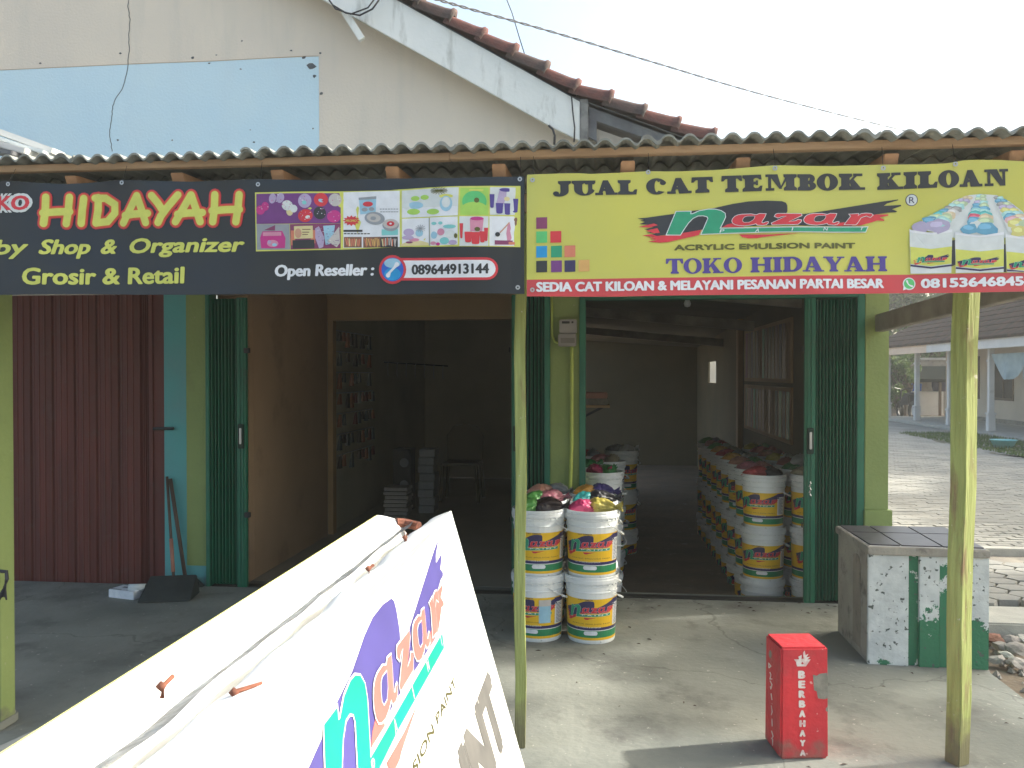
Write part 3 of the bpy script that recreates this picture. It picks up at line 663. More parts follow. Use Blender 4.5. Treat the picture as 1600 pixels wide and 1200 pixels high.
for y, d in ((7.4, 0), (9.6, -.05), (12.0, -.13)):
    cb = B(); za, zb = 2.50-.04*(y-5.8)-.0, 2.36-.04*(y-5.8); cb.hexa([(LR+.09,y,za-.16),(RX-.01,y,zb-.22),(RX-.01,y+.09,zb-.22),(LR+.09,y+.09,za-.16),(LR+.09,y,za-.06),(RX-.01,y,zb-.11),(RX-.01,y+.09,zb-.11),(LR+.09,y+.09,za-.06)])
    cb.build('ceiling_beam', 'pale_timber', shop)
# side verge beam of the bay beyond the column
cb = B(); cb.bar((1.80,5.60,1.83), (1.91,3.05,1.93), .06, .11); cb.build('side_beam', 'pale_timber', shop, bev=.004)

# ------------------------------------------------------------ canopy
can = thing('shop_canopy', 'corrugated grey sheet canopy on sawn rafters and lime green posts over the porch', 'canopy', (-.3, 3.3, 0))
def cz(y): return 2.312+.05*(y-2.97)
PITCH_ = .0735
def sheet(x0, nw, y0, y1, dz, rot=0.0):
    b = B(); nx = nw*8+1; ys = [y0, (y0+y1)/2, y1]; V = []
    for t_ in (0, .0075):
        for y in ys:
            for i in range(nx):
                x = x0+i*PITCH_/8; a = 2*math.pi*x/PITCH_
                V.append((x, y, cz(y)+.0118*(math.sin(a)+.18*math.sin(2*a+1.57)) + t_+dz+rot*(x-x0)))
    N_ = nx*3
    F = [(j*nx+i, j*nx+i+1, (j+1)*nx+i+1, (j+1)*nx+i) for j in range(2) for i in range(nx-1)]
    F += [(a+N_, b_+N_, c+N_, d+N_) for a, b_, c, d in F]
    F += [(i, i+1, i+1+N_, i+N_) for i in range(nx-1)] + [(2*nx+i, 2*nx+i+1, 2*nx+i+1+N_, 2*nx+i+N_) for i in range(nx-1)]
    F += [(0, nx, nx+N_, N_), (nx, 2*nx, 2*nx+N_, nx+N_), (nx-1, 2*nx-1, 2*nx-1+N_, nx-1+N_), (2*nx-1, 3*nx-1, 3*nx-1+N_, 2*nx-1+N_)]
    b.add(V, F); b.build('roof_sheet', 'fibre_sheet', can, smooth=False)
x = -5.0; i = 0
while x < 1.9:
    nw = 10 if x < 1.3 else 6
    d = .007*(i % 2)
    sheet(x, nw+1, 2.97+rr.uniform(-.010,.010), 3.75, d+.006, 0); sheet(x-.02, nw+1, 3.37+rr.uniform(-.01,.01), 5.655, d-.004)
    x += nw*PITCH_; i += 1
sheet(1.46, 8, 2.965, 3.8, .030)
DY = -.15; DZ = -.026; b = B(); b.hexa([(-5.0,3.18,2.314),(-.55,3.18,2.316),(-.55,3.215,2.316),(-5.0,3.215,2.314),(-5.0,3.18,2.345),(-.55,3.18,2.349),(-.55,3.215,2.349),(-5.0,3.215,2.345)]); b.v = [(x_, y_+DY, (z_+DZ if z_ > 2.33 else z_+DZ+.006)-.006) for x_, y_, z_ in b.v]; b.build('purlin', 'timber', can, bev=.002)
b = B(); b.hexa([(-.549,3.178,2.318),(2.1,3.178,2.316),(2.1,3.218,2.316),(-.549,3.218,2.318),(-.549,3.178,2.350),(2.1,3.178,2.350),(2.1,3.218,2.350),(-.549,3.218,2.350)]); b.v = [(x_, y_+DY, (z_+DZ if z_ > 2.33 else z_+DZ+.006)-.006) for x_, y_, z_ in b.v]; b.build('purlin', 'timber', can, bev=.002)
for px in (-65, 112, 275, 433, 612, 779, 981, 1162, 1393, 1590):
    x = onY(px, 265, 3.03).x; w = .025; y0, y1 = 3.022+rr.uniform(-.004,.010), 5.6
    dz = -.046+rr.uniform(-.003,.002)
    b = B(); b.hexa([(x-w,y0+.03,cz(y0)-.056+dz),(x+w,y0+.03,cz(y0)-.056+dz),(x+w,y1,cz(y1)-.056+dz),(x-w,y1,cz(y1)-.056+dz),(x-w,y0,cz(y0)+dz),(x+w,y0,cz(y0)+dz),(x+w,y1,cz(y1)+dz+.01),(x-w,y1,cz(y1)+dz+.01)])
    b.build('rafter', 'timber_end', can, bev=.003)
b = B(); b.box((-5,3.29,2.145),(2.1,3.36,2.215)); b.build('beam', 'timber', can)
def post(x, y, w, d, rz, lean, z1=2.143, lab=None, nseg=8):
    b = B(); V = []
    for k_ in range(nseg+1):
        t = k_/nseg; z = z1*t; cx = x+lean*t+.004*math.sin(k_*1.9); s = 1+.14*t if w > .05 else 1
        for (a, c) in ((-w/2,-d/2),(w/2,-d/2),(w/2,d/2),(-w/2,d/2)):
            V.append((cx+(a*math.cos(rz)-c*math.sin(rz))*s, y+(a*math.sin(rz)+c*math.cos(rz))*s, z))
    F = [(k_*4+i, k_*4+(i+1) % 4, (k_+1)*4+(i+1) % 4, (k_+1)*4+i) for k_ in range(nseg) for i in range(4)]+[(0,1,2,3),(nseg*4,nseg*4+1,nseg*4+2,nseg*4+3)]
    b.add(V, F); return b.build('post', 'lime_timber', can, bev=.003, label=lab)
post(-.317, 3.325, .043, .045, R(2), .003, lab='thin lime green post in the middle')
post(1.375, 3.36, .062, .062, R(32), .028, lab='thick lime green post at the right')
b = B(); b.box((-2.66,3.23,0),(-2.50,3.33,2.143)); b.build('post', 'lime_plaster', can, bev=.008, label='broad lime green post at the left edge')
b = B(); b.box((-2.67,3.21,-.0),(-2.495,3.345,.05)); b.build('post_base', 'porch_concrete', can, bev=.01)

# ------------------------------------------------------------ the paint logo, traced once in sheet units
def c1(x, y): return (990+x/7.27, 300+y/7.27)
def c2(x, y): return (1190+x/6.154, 300+y/6.154)
L1 = lambda *p: [c1(*q) for q in p]
L2 = lambda *p: [c2(*q) for q in p]
A_OUT = [(1115,330),(1125,305),(1150,280),(1185,265),(1230,258),(1330,255),(1385,266),(1400,262),(1425,252),(1495,255),(1482,290),(1450,340),(1448,355),(1465,360),(1495,348),(1520,345),(1522,355),(1500,375),(1460,382),(1400,378),(1388,362),(1330,376),(1260,385),(1200,382),(1150,372),(1122,352)]
A_IN = [(1235,335),(1240,310),(1258,290),(1290,280),(1370,280),(1366,300),(1350,322),(1310,345),(1255,348)]
def logo(ink, sw='ink_navy', red='ink_red', grn='ink_green', let=None, T=None, base=1, paint=True, line=.9):
    T = T or (lambda p: p); let = let or red
    q = lambda pts: [T(p) for p in pts]
    k = (Vector(T((1,0)))-Vector(T((0,0)))).length
    sw_p = L1((45,300),(130,293),(460,245),(640,215),(900,185),(1130,135),(1300,110),(1500,103)) + L2((100,90),(190,94),(228,108),(242,135),(242,190),(228,216),(400,215),(1180,85),(1320,66),(1325,73),(1215,105),(1185,128),(1350,118),(1352,130),(1265,160),(1315,180),(1300,190),(1225,193),(1100,212),(960,250),(870,326),(0,326)) + L1((1010,405),(985,402),(760,430),(560,465),(340,490),(230,505),(170,490),(250,470),(150,465),(240,445),(120,425),(230,400),(90,395),(200,375),(65,365),(130,340),(75,325),(120,318))
    ink.poly(q(sw_p), sw, base)
    ink.poly(q(L1((160,565),(300,578),(400,568),(560,530),(740,490),(770,430),(560,465),(340,495),(250,500),(150,512),(245,522),(180,535),(265,548))), red, base+1)
    for s in (((55,397),(230,357),(275,376),(180,405)), ((140,440),(270,410),(300,465),(230,470)), ((95,498),(200,478),(260,500),(150,505))):
        ink.poly(q(L1(*s)), red, base+1)
    ink.poly(q(L1((1005,402),(1060,372),(1135,352),(1250,385),(1250,402))), red, base+1)
    ink.poly(q(L2((700,324),(740,295),(860,285),(960,250),(1100,212),(1230,210),(1225,222),(1145,240),(1192,265),(1185,273),(1120,270),(1060,290),(950,320))), red, base+1)
    ink.poly(q(L1((1195,485),(1540,487)) + L2((350,402),(180,420),(0,438)) + L1((1400,528),(1300,530),(1230,515))), red, base+1)
    n_p = L1((375,485),(430,352),(485,222),(650,220),(645,250),(670,250),(750,215),(850,199),(920,199),(990,215),(1035,245),(1040,285),(1010,350),(975,418)) + L2((0,349),(1022,336),(1002,380),(0,386)) + L1((770,478),(805,400),(848,300),(835,278),(790,266),(730,268),(670,298),(620,350),(575,415),(530,485))
    ink.stroke(q(n_p), 2.6*line*k, 'ink_white', base+2, closed=True)
    ink.poly(q(n_p), grn, base+3)
    a2 = [(x+111.6, y-1.2) for x, y in L1(*A_OUT)]
    z_ = L2((118,240),(128,222),(145,215),(375,215),(380,230),(250,292),(320,284),(345,270),(375,275),(372,290),(340,316),(95,319),(90,305),(235,236),(190,240),(150,254))
    r_ = L2((845,213),(935,207),(928,228),(960,208),(1010,202),(1060,205),(1075,218),(1050,240),(1010,226),(960,242),(935,280),(920,302),(905,312),(800,310),(815,290),(862,232))
    for g_ in (L1(*A_OUT), a2, z_, r_):
        ink.stroke(q(g_), 1.9*line*k, 'ink_white', base+3, closed=True); ink.poly(q(g_), let, base+4)
    for dx, dy in ((0,0),(111.6,-1.2)):
        g_ = [(x+dx, y+dy) for x, y in L1(*A_IN)]
        ink.stroke(q(g_), 1.1*line*k, 'ink_white', base+5, closed=True); ink.poly(q(g_), sw, base+5.5)
    if paint:
        for ch, x, y in (('P',1127,364),('A',1182,363),('I',1236,361.5),('N',1289,360.5),('T',1346,359.5)):
            w = 1.6 if ch == 'I' else 6.5
            ink.text(ch, T((x-w/2, y)), T((x+w/2, y-.1)), 5.2*abs((Vector(T((0,1)))-Vector(T((0,0)))).length), 'ink_white', base+4, bold=.01, shear=.35)

# ------------------------------------------------------------ banners
BNY = 3.005
def wave_b(x, z): return .006*math.sin(x*6.3+1)+.004*math.sin(x*11+z*5)+.0022*math.sin(x*24+z*9+2)*math.sin(x*2.2)+.006*max(0,(z-2.17)/.08)**2*math.sin(x*14.5)+.010*(math.exp(-((x+.30)/.05)**2))+.004*math.sin(z*9+x*2)
def on_banner(px, py, l):
    P = onY(px, py, BNY); y = BNY+wave_b(P.x, P.z)-(.0012+.00075*l if l >= 0 else 0); return Vector((P.x, y, P.z))
def banner_sheet(name, mats, top, bot, split=None, parent=None):
    """top / bot: lists of (px, py) edge points"""
    def ip(L, x):
        for (a, b), (c, d) in zip(L, L[1:]):
            if x <= c: return b+(d-b)*(x-a)/(c-a)
        return L[-1][1]
    x0, x1 = top[0][0], top[-1][0]; N_ = 90; M_ = 16; b = B(); V = []
    for j in range(M_+1):
        for i in range(N_+1):
            x = x0+(x1-x0)*i/N_; yt, yb = ip(top, x), ip(bot, x)
            if split is not None: ys = yt+(split(x)-yt)*j/(M_-3) if j <= M_-3 else split(x)+(yb-split(x))*(j-M_+3)/3
            else: ys = yt+(yb-yt)*j/M_
            V.append(on_banner(x, ys, -1))
    F = []; MI = []
    for j in range(M_):
        for i in range(N_): F.append((j*(N_+1)+i, j*(N_+1)+i+1, (j+1)*(N_+1)+i+1, (j+1)*(N_+1)+i)); MI.append(1 if split is not None and j >= M_-3 else 0)
    b.add(V, F); b.m = MI
    n = len(V); rim = [i for i in range(N_+1)]+[j*(N_+1)+N_ for j in range(1, M_+1)]+[M_*(N_+1)+i for i in range(N_-1, -1, -1)]+[j*(N_+1) for j in range(M_-1, 0, -1)]
    b.add([(v.x, v.y+.0015, v.z) for v in V], [tuple(reversed(f)) for f in F]); b.m = MI+MI
    b.add([V[i] for i in rim]+[(V[i].x, V[i].y+.0015, V[i].z) for i in rim], [(i, (i+1) % len(rim), (i+1) % len(rim)+len(rim), i+len(rim)) for i in range(len(rim))])
    return b.build(name, mats, parent, smooth=True)
def eyelets(parent, pts, tops):
    for (x, y), up in zip(pts, tops):
        c = on_banner(x, y, 1); b = B(); V = []; 
        for r_ in (.0035, .0085):
            V += [(c.x+r_*math.cos(t*math.pi/5), c.y-.002, c.z+r_*math.sin(t*math.pi/5)) for t in range(10)]
        b.add(V, [(t, (t+1) % 10, (t+1) % 10+10, t+10) for t in range(10)]); b.build('eyelet', 'steel', parent)
        if up:
            s = B(); s.tube([(c.x, c.y-.004, c.z), (c.x+.002, c.y+.01, c.z+.02), (c.x+.001, 3.03, 2.300)], .0011, 4); s.build('string', 'black_metal', parent)

bk = thing('shop_banner', 'black vinyl banner with yellow HIDAYAH lettering and product photos', 'banner', (-1.6, BNY, 1.8))
banner_sheet('banner_sheet', ['vinyl_dark'], [(-190,286),(17,283.5),(100,287),(192,281.5),(300,284.5),(405,280.5),(500,282),(610,278),(700,279.5),(812,274.5),(819,275)], [(-190,461),(0,461),(120,459.5),(300,461),(450,458.5),(600,460),(700,458.5),(819,459)], parent=bk)
ink = Ink()
# "TOKO" with a white halo, "HIDAYAH" in brush strokes with a red halo
for l, bo, m in ((1, .15, 'ink_pale'), (2, .045, 'ink_red')):
    ink.text('TOKO', (-52-(4 if l == 1 else 0), 331+(3.5 if l == 1 else 0)), (46+(4 if l == 1 else 0), 328+(3.5 if l == 1 else 0)), 22+(7 if l == 1 else 0), m, l*1.2, bold=bo, shear=.12)
ink.emit('small_lettering', bk, on_banner)
ink = Ink()
def brush(glyph, x, y, w, h):
    """glyph strokes in a unit box (y up)"""
    D = {'H': [[(.12,.98),(.10,.5),(.04,.04)],[(.95,.98),(.90,.5),(.82,.04)],[(.02,.42),(.5,.46),(.95,.47)]],
         'I': [[(.62,.96),(.5,.5),(.42,.05)]],
         'D': [[(.22,.95),(.2,.5),(.12,.04)],[(.10,.93),(.5,.92),(.85,.70),(.84,.4),(.55,.10),(.12,.05)]],
         'A': [[(.08,.04),(.35,.5),(.62,.97)],[(.62,.97),(.78,.5),(.92,.04)],[(.16,.30),(.5,.34),(1.0,.36)]],
         'Y': [[(.06,.95),(.28,.7),(.45,.45)],[(1.0,.97),(.62,.55),(.38,.25),(.28,.04)]]}
    return [[(x+a*w, y-b*h) for a, b in s] for s in D[glyph]]
gl = [('H',66,351,44,44),('I',116,351,22,43),('D',143,350,42,44),('A',188,350,44,45),('Y',236,350,44,46),('A',272,349,46,45),('H',332,349,46,45)]
for l, w, m in ((1,19,'ink_red'),(2.4,15.5,'ink_orange'),(3.8,11.5,'ink_yellow_green')):
    e = 0
    for g_ in gl:
        for s in brush(*g_): ink.stroke(s, w, m, l+e); e += .035
ink.emit('headline_lettering', bk, on_banner)
ink = Ink()
for w_, xa, xb in (('Baby',-62,42),('Shop',60,137),('&',153,178),('Organizer',197,379)): ink = Ink(); ink.text(w_, (xa,398-xa*.012), (xb,398-xb*.012), 23, 'ink_yellow_green', 1, bold=.05, shear=.30); ink.emit('lettering', bk, on_banner)
ink = Ink(); ink.text('Grosir & Retail', (36,445), (289,443), 26, 'ink_yellow_green', 1, bold=.045, shear=.04); ink.emit('lettering', bk, on_banner)
ink = Ink(); ink.text('Open Reseller :', (428,432), (583,430), 18, 'ink_white', 1, bold=.05, shear=.12); ink.emit('lettering', bk, on_banner)
ink = Ink()
pill = lambda x0, x1, y0, y1: _arc(x1-(y1-y0)/2, (y0+y1)/2, (y1-y0)/2, (y1-y0)/2, -90, 90, 10)+_arc(x0+(y1-y0)/2, (y0+y1)/2, (y1-y0)/2, (y1-y0)/2, 90, 270, 10)
ink.poly(pill(600,779,403,438), 'ink_red', 1); ink.poly(pill(603,775,407,434), 'ink_white', 2)
ink.ell(613,421,21.5,22.5,'ink_red',3,28); ink.ell(613,421,17.5,18.5,'ink_blue',4,28); ink.ell(613,428,13,10,'ink_cyan',4.6,20); ink.ell(613,411,13,7.5,'ink_sky',4.6,20)
ink.stroke([(606,430),(609,425),(616,418),(620,413)], [7,3.6,3.6,7], 'ink_white', 5.4)
ink.text('089644913144', (643,429), (765,428), 15.5, 'ink_black', 3, bold=.045)
ink.emit('phone_number', bk, on_banner)
# product photo strip
z3 = lambda x, y: (400+x/6.957, 280+y/6.957)
z4 = lambda x, y: (610+x/7.27, 280+y/7.27)
def quad(ink, f, x0, y0, x1, y1, m, l, sk=0): ink.poly([f(x0,y0),f(x1,y0-sk),f(x1,y1-sk),f(x0,y1)], m, l)
pr = random.Random(5)
ink = Ink()
ink.poly([z3(0,150),z3(930,130),(628,297),z4(0,120),z4(790,85),z4(1476,72),z4(1476,772),z4(790,770),z3(1600,735),z3(930,765),z3(0,785)], 'ink_yellow_green', .6)
ink.poly([z3(15,165),z3(920,150),z3(920,480),z3(12,490)], 'ink_purple', 1.4)
ink.poly([z3(12,492),z3(370,492),z3(372,765),z3(12,768)], 'ink_grey', 1.4); ink.poly([z3(375,492),z3(920,482),z3(920,752),z3(378,765)], 'ink_plum', 1.4)
ink.poly([z3(948,140),z3(1562,125),z3(1562,735),z3(948,748)], 'ink_white', 1.4)
for (x, y, rx, ry, m) in ((190,215,38,55,'ink_lilac'),(275,210,42,55,'ink_lilac'),(60,340,48,50,'ink_magenta'),(110,300,40,48,'ink_magenta'),(350,290,60,55,'ink_pale'),(420,325,40,42,'ink_pale'),(375,360,36,42,'ink_cream'),(540,240,72,78,'ink_lilac'),(545,400,80,70,'ink_red'),(710,225,75,75,'ink_red'),(700,370,66,70,'ink_black'),(860,225,68,70,'ink_faded'),(850,405,74,68,'ink_magenta'),(712,235,30,18,'ink_sky'),(570,415,26,18,'ink_pale'),(535,260,24,22,'ink_aqua'),(850,225,20,14,'ink_grey')):
    ink.ell(*z3(x,y), rx/6.957, ry/6.957, m, 2.2+pr.random()*.5, 18, pr.uniform(-.4,.4))
for _ in range(90):
    bx, by = pr.choice(((540,240),(700,370),(850,405),(860,225),(545,400),(350,290),(90,320),(230,210))); x = bx+pr.uniform(-55,55); y = by+pr.uniform(-50,50)
    ink.ell(*z3(x,y), .75, .75, pr.choice(('ink_white','ink_pink','ink_magenta','ink_lilac','ink_grey')), 3.2+pr.random()*.4, 6)
for y0, x0, x1 in ((420,20,200),(180,640,780)): pass
ink.poly([z3(50,640),z3(75,570),z3(290,565),z3(325,640),z3(315,750),z3(60,752)], 'ink_magenta', 2.2); quad(ink, z3, 80,580,280,620,'ink_pink',3,4); ink.poly([z3(95,555),z3(215,502),z3(212,560)], 'ink_plum', 2.6)
ink.ell(*z3(185,700), 9, 5.5, 'ink_pink', 3, 14); ink.ell(*z3(150,685), 3, 3, 'ink_lilac', 3.6, 10); ink.ell(*z3(205,715), 4, 2.5, 'ink_sky', 3.6, 10)
quad(ink, z3, 385,560,430,720,'ink_salmon',2.2); quad(ink, z3, 600,555,650,700,'ink_salmon',2.2); quad(ink, z3, 420,515,625,650,'ink_cream',3,6); ink.ell(*z3(465,590), 5.5, 7.5, 'ink_skin', 3.8, 14); quad(ink, z3, 400,665,640,755,'ink_black',2.6,6)
for i, yy in enumerate((545,575,600)): quad(ink, z3, 510,yy,600-i*14,yy+9,'ink_brown',3.8)
ink.poly([z3(650,540),z3(690,515),z3(750,640),z3(735,740),z3(690,755),z3(650,640)], 'ink_lilac', 3); ink.poly([z3(735,510),z3(860,500),z3(835,700),z3(760,715)], 'ink_sky', 2.6); ink.poly([z3(780,680),z3(905,515),z3(915,690),z3(880,740)], 'ink_faded', 3.4)
for _ in range(50):
    x = pr.uniform(660,910); y = pr.uniform(530,735); ink.rect(*z3(x,y), *z3(x+pr.uniform(8,24),y+5), pr.choice(('ink_purple','ink_grey','ink_pale','ink_lilac')), 4.2)
# pan advert
ink.poly([z3(1115,205),z3(1308,190),z3(1300,365),z3(1132,382)], 'ink_sky', 2.2); ink.poly([z3(1113,200),z3(1308,185),z3(1307,215),z3(1115,226)], 'ink_grey', 3); ink.ell(*z3(1215,270), 8, 4, 'ink_red', 3, 14); ink.ell(*z3(1180,330), 5, 3, 'ink_grey', 3, 12); ink.ell(*z3(1255,325), 4.5, 3, 'ink_grey', 3, 12)
ink.ell(*z3(1290,425), 16, 10, 'ink_grey', 3.4, 22, .12); ink.ell(*z3(1280,420), 11, 6.5, 'ink_faded', 4.1, 20, .12); ink.ell(*z3(1275,425), 4.5, 3, 'ink_grey', 4.8, 14)
ink.ell(*z3(1465,500), 13, 9.5, 'ink_grey', 3.4, 22); ink.ell(*z3(1465,485), 12, 7.5, 'ink_faded', 4.1, 20); ink.ell(*z3(1465,485), 6, 4, 'ink_red', 4.8, 16); ink.ell(*z3(1465,485), 2, 1.4, 'ink_white', 5.5, 10)
st = [(1035+ (95 if i % 2 == 0 else 66)*math.cos(i*math.pi/12), 450+(60 if i % 2 == 0 else 40)*math.sin(i*math.pi/12)) for i in range(24)]
ink.poly([z3(*p) for p in st], 'ink_red', 3.2); ink.text('PROMO', z3(975,465), z3(1090,462), 3.6, 'ink_yellow_green', 4, bold=.02, shear=.2)
quad(ink, z3, 950,550,1155,572,'ink_black',2.2,2)
for i in range(8): quad(ink, z3, 955+i*36,585,983+i*36,597,'ink_black',2.2)
for i in range(7): quad(ink, z3, 1345+i*30,320,1366+i*30,330,'ink_grey',2.2); quad(ink, z3, 1350+i*29,350,1374+i*29,360,'ink_grey',2.2)
quad(ink, z3, 1365,545,1545,610,'ink_aqua',2.2,3)
for x0, m1, m2 in ((955,'ink_brown','ink_salmon'),(1162,'ink_brown','ink_peach'),(1352,'ink_black','ink_faded')):
    quad(ink, z3, x0,628,x0+190,742,m1,2.2,3)
    for i in range(9): a = pr.uniform(-.3,.3); ink.stroke([z3(x0+18+i*19,648+pr.uniform(-8,10)), z3(x0+26+i*18+a*40,725+pr.uniform(-14,6))], 1.7, pr.choice((m2,'ink_salmon',m2,'ink_cream')), 3+i*.08)
# tableware photos
ink.poly([z4(130,130),z4(782,98),z4(775,420),z4(130,440)], 'ink_pale', 1.4)
quad(ink, z4, 135,330,770,436,'ink_white',1.9,16)
for (x, y, rx, ry, m) in ((285,222,50,28,'ink_lime'),(395,212,48,28,'ink_lime'),(265,372,75,34,'ink_lime'),(490,375,72,32,'ink_lime'),(290,300,88,40,'ink_sky'),(640,285,72,88,'ink_sky'),(640,200,80,22,'ink_yellow_green'),(640,270,48,60,'ink_pale'),(505,270,30,60,'ink_pale'),(190,310,40,38,'ink_pale')):
    ink.ell(*z4(x,y), rx/7.27, ry/7.27, m, 2.4+pr.random()*.5, 20)
for i in range(16): a = i*.393; ink.stroke([z4(560,140), z4(560+95*math.cos(a),140+42*math.sin(a))], .9, 'ink_dark_olive', 3.6+i*.03)
quad(ink, z4, 132,450,440,750,'ink_white',1.4,8); quad(ink, z4, 455,440,772,758,'ink_white',1.4,8); quad(ink, z4, 440,445,452,758,'ink_grey',2)
ink.poly([z4(120,740),z4(180,715),z4(350,700),z4(436,725),z4(436,752),z4(120,758)], 'ink_cream', 2)
for (x, y, rx, ry, m) in ((210,605,62,42,'ink_lilac'),(200,665,68,24,'ink_lilac'),(270,690,60,20,'ink_pink'),(215,718,40,12,'ink_plum'),(330,615,44,40,'ink_sky')): ink.ell(*z4(x,y), rx/7.27, ry/7.27, m, 2.6+pr.random()*.4, 18)
for i in range(12): a = i*.52; ink.stroke([z4(345,565), z4(345+55*math.cos(a),562+42*math.sin(a))], .8, 'ink_grey', 3.4+i*.03)
for (x, y, rx, ry, m) in ((500,508,30,18,'ink_aqua'),(575,505,26,18,'ink_aqua'),(680,545,75,22,'ink_aqua'),(580,605,42,40,'ink_pink'),(500,640,36,42,'ink_sky'),(690,630,60,44,'ink_pale'),(620,705,55,40,'ink_aqua'),(490,730,34,20,'ink_pink'),(545,740,24,18,'ink_magenta'),(715,725,50,28,'ink_lilac'),(750,650,20,28,'ink_dark_olive')): ink.ell(*z4(x,y), rx/7.27, ry/7.27, m, 2.6+pr.random()*.5, 18)
quad(ink, z4, 800,103,1118,418,'ink_lime',1.4,4); ink.ell(*z4(960,260), 19, 17, 'ink_bright_green', 2.1, 24); ink.ell(*z4(960,330), 19, 9, 'ink_lime', 2.6, 22); quad(ink, z4, 900,120,1060,140,'ink_yellow_green',2.6); ink.ell(*z4(985,245), 4.2, 4, 'ink_dark_olive', 3.2, 12)
quad(ink, z4, 1135,95,1455,410,'ink_pale',1.4,5); ink.poly([z4(1240,130),z4(1390,128),z4(1375,280),z4(1205,285)], 'ink_lilac', 2.2); ink.ell(*z4(1312,122), 10, 3, 'ink_violet', 2.8, 16)
def cup(x0, x1, y0, y1, m, l=3): ink.poly([z4(x0,y0),z4(x1,y0),z4(x1-8,y1),z4(x0+8,y1)], m, l); ink.ell(*z4((x0+x1)/2,y1), (x1-x0-16)/14.5, 1.6, m, l+.3, 12)
for a in ((1130,1186,175,320),(1200,1285,275,385),(1295,1372,275,395),(1380,1452,220,368)): cup(*a, 'ink_violet')
ink.ell(*z4(1325,225), 4.5, 3.5, 'ink_cream', 3, 12)
quad(ink, z4, 792,430,1118,765,'ink_pale',1.4,2); ink.poly([z4(910,460),z4(1065,458),z4(1050,600),z4(915,600)], 'ink_pink', 2.2); ink.ell(*z4(990,455), 10.5, 3, 'ink_magenta', 2.8, 16); ink.ell(*z4(995,575), 4.5, 3.4, 'ink_dark_olive', 3.8, 12)
for a in ((795,835,510,670),(850,935,605,715),(925,1025,608,735),(1020,1085,600,715),(1070,1116,560,700)): cup(*a, 'ink_red')
quad(ink, z4, 1130,425,1455,762,'ink_white',1.4,2)
ink.poly([z4(1335,500),z4(1420,500),z4(1420,700),z4(1330,715),z4(1318,620)], 'ink_pink', 2.6); ink.ell(*z4(1410,460), 4.5, 5, 'ink_brown', 2.8, 14); ink.ell(*z4(1418,495), 2.6, 5, 'ink_brown', 3, 12)
ink.stroke([z4(1350,495), z4(1310,545), z4(1250,610)], 1.8, 'ink_skin', 3); ink.ell(*z4(1222,632), 3.8, 3.6, 'ink_black', 3, 12); quad(ink, z4, 1190,700,1410,748,'ink_plum',3,2); quad(ink, z4, 1345,715,1415,745,'ink_salmon',3.8)
ink.emit('product_photos', bk, on_banner, edge=.08)
eyelets(bk, [(17,289),(192,286),(405,289),(812,279),(809,449)], (1,1,1,1,0))

yb = thing('paint_banner', 'yellow vinyl paint banner with black headline and red strip right of the middle post', 'banner', (.7, BNY, 1.8))
banner_sheet('banner_sheet', ['vinyl_yellow', 'vinyl_red'], [(823,272),(900,270.5),(925,271.5),(1013,266),(1060,267),(1110,266),(1210,259),(1300,259.5),(1381,256),(1440,257),(1480,255.5),(1510,250),(1560,249.5),(1600,252),(1700,250)], [(826,463),(950,463.5),(1100,461),(1250,460.5),(1400,458),(1500,457.5),(1700,454)], split=lambda x: 437-(x-826)*.0140, parent=yb)
for w_, xa, ya_, xb, yb2, h_ in (('JUAL',864,306,996,303.5,23),('CAT',1010,303,1114,300.5,24.5),('TEMBOK',1128,300.5,1352,296,25.5),('KILOAN',1372,296,1574,290,26)): ink = Ink(); ink.slab(w_, (xa,ya_), (xb,yb2), h_, 'ink_black', 1, wt=.40, thin=.20); ink.emit('headline_lettering', yb, on_banner)
for w_, xa, xb in (('TOKO',1041,1159),('HIDAYAH',1172,1387)): ink = Ink(); ink.slab(w_, (xa,428-(xa-1041)*.013), (xb,428-(xb-1041)*.013), 23.5, 'ink_violet', 1, wt=.29, thin=.12); ink.emit('shop_name_lettering', yb, on_banner)
ink = Ink(); ink.text('ACRYLIC EMULSION PAINT', (1053,391.5), (1337,388), 9.0, 'ink_dark_olive', 1, bold=.085); ink.emit('lettering', yb, on_banner)
ink = Ink(); ink.text('SEDIA CAT KILOAN & MELAYANI PESANAN PARTAI BESAR', (838,456), (1382,450), 14.8, 'ink_white', 1, bold=.06); ink.emit('lettering', yb, on_banner)
ink = Ink(); ink.text('081536468454', (1440,450), (1614,446), 14.5, 'ink_white', 1, bold=.07); ink.emit('phone_number', yb, on_banner)
ink = Ink(); logo(ink, sw='ink_black'); ink.ell(1425.5,312,9.4,9.4,'ink_navy',1,24); ink.ell(1425.5,312,8.3,8.3,'ink_pale',2,24); ink.text('R', (1421.5,317), (1430,317), 9.5, 'ink_navy', 3)
ink.emit('logo', yb, on_banner)
for (x, y, m) in ((838,340,'ink_plum'),(838,362,'ink_bright_green'),(860,361.5,'ink_red'),(838,385,'ink_cyan'),(861,384.5,'ink_green'),(882,384,'ink_salmon'),(838,408,'ink_black'),(861,407.5,'ink_purple'),(882,407,'ink_navy'),(904,406.5,'ink_peach')):
    ink = Ink(); ink.poly([(x,y),(x+17,y-.6),(x+17,y+17.4),(x,y+18)], m, 1); ink.emit('colour_square', yb, on_banner)
ink = Ink()
z5 = lambda x, y: (1420+x/8, 290+y/8)
ink.poly([z5(*p) for p in ((330,470),(420,320),(560,190),(760,118),(900,105),(1100,120),(1260,200),(1430,330),(1440,650),(600,660),(260,560))], 'ink_pale', .8)
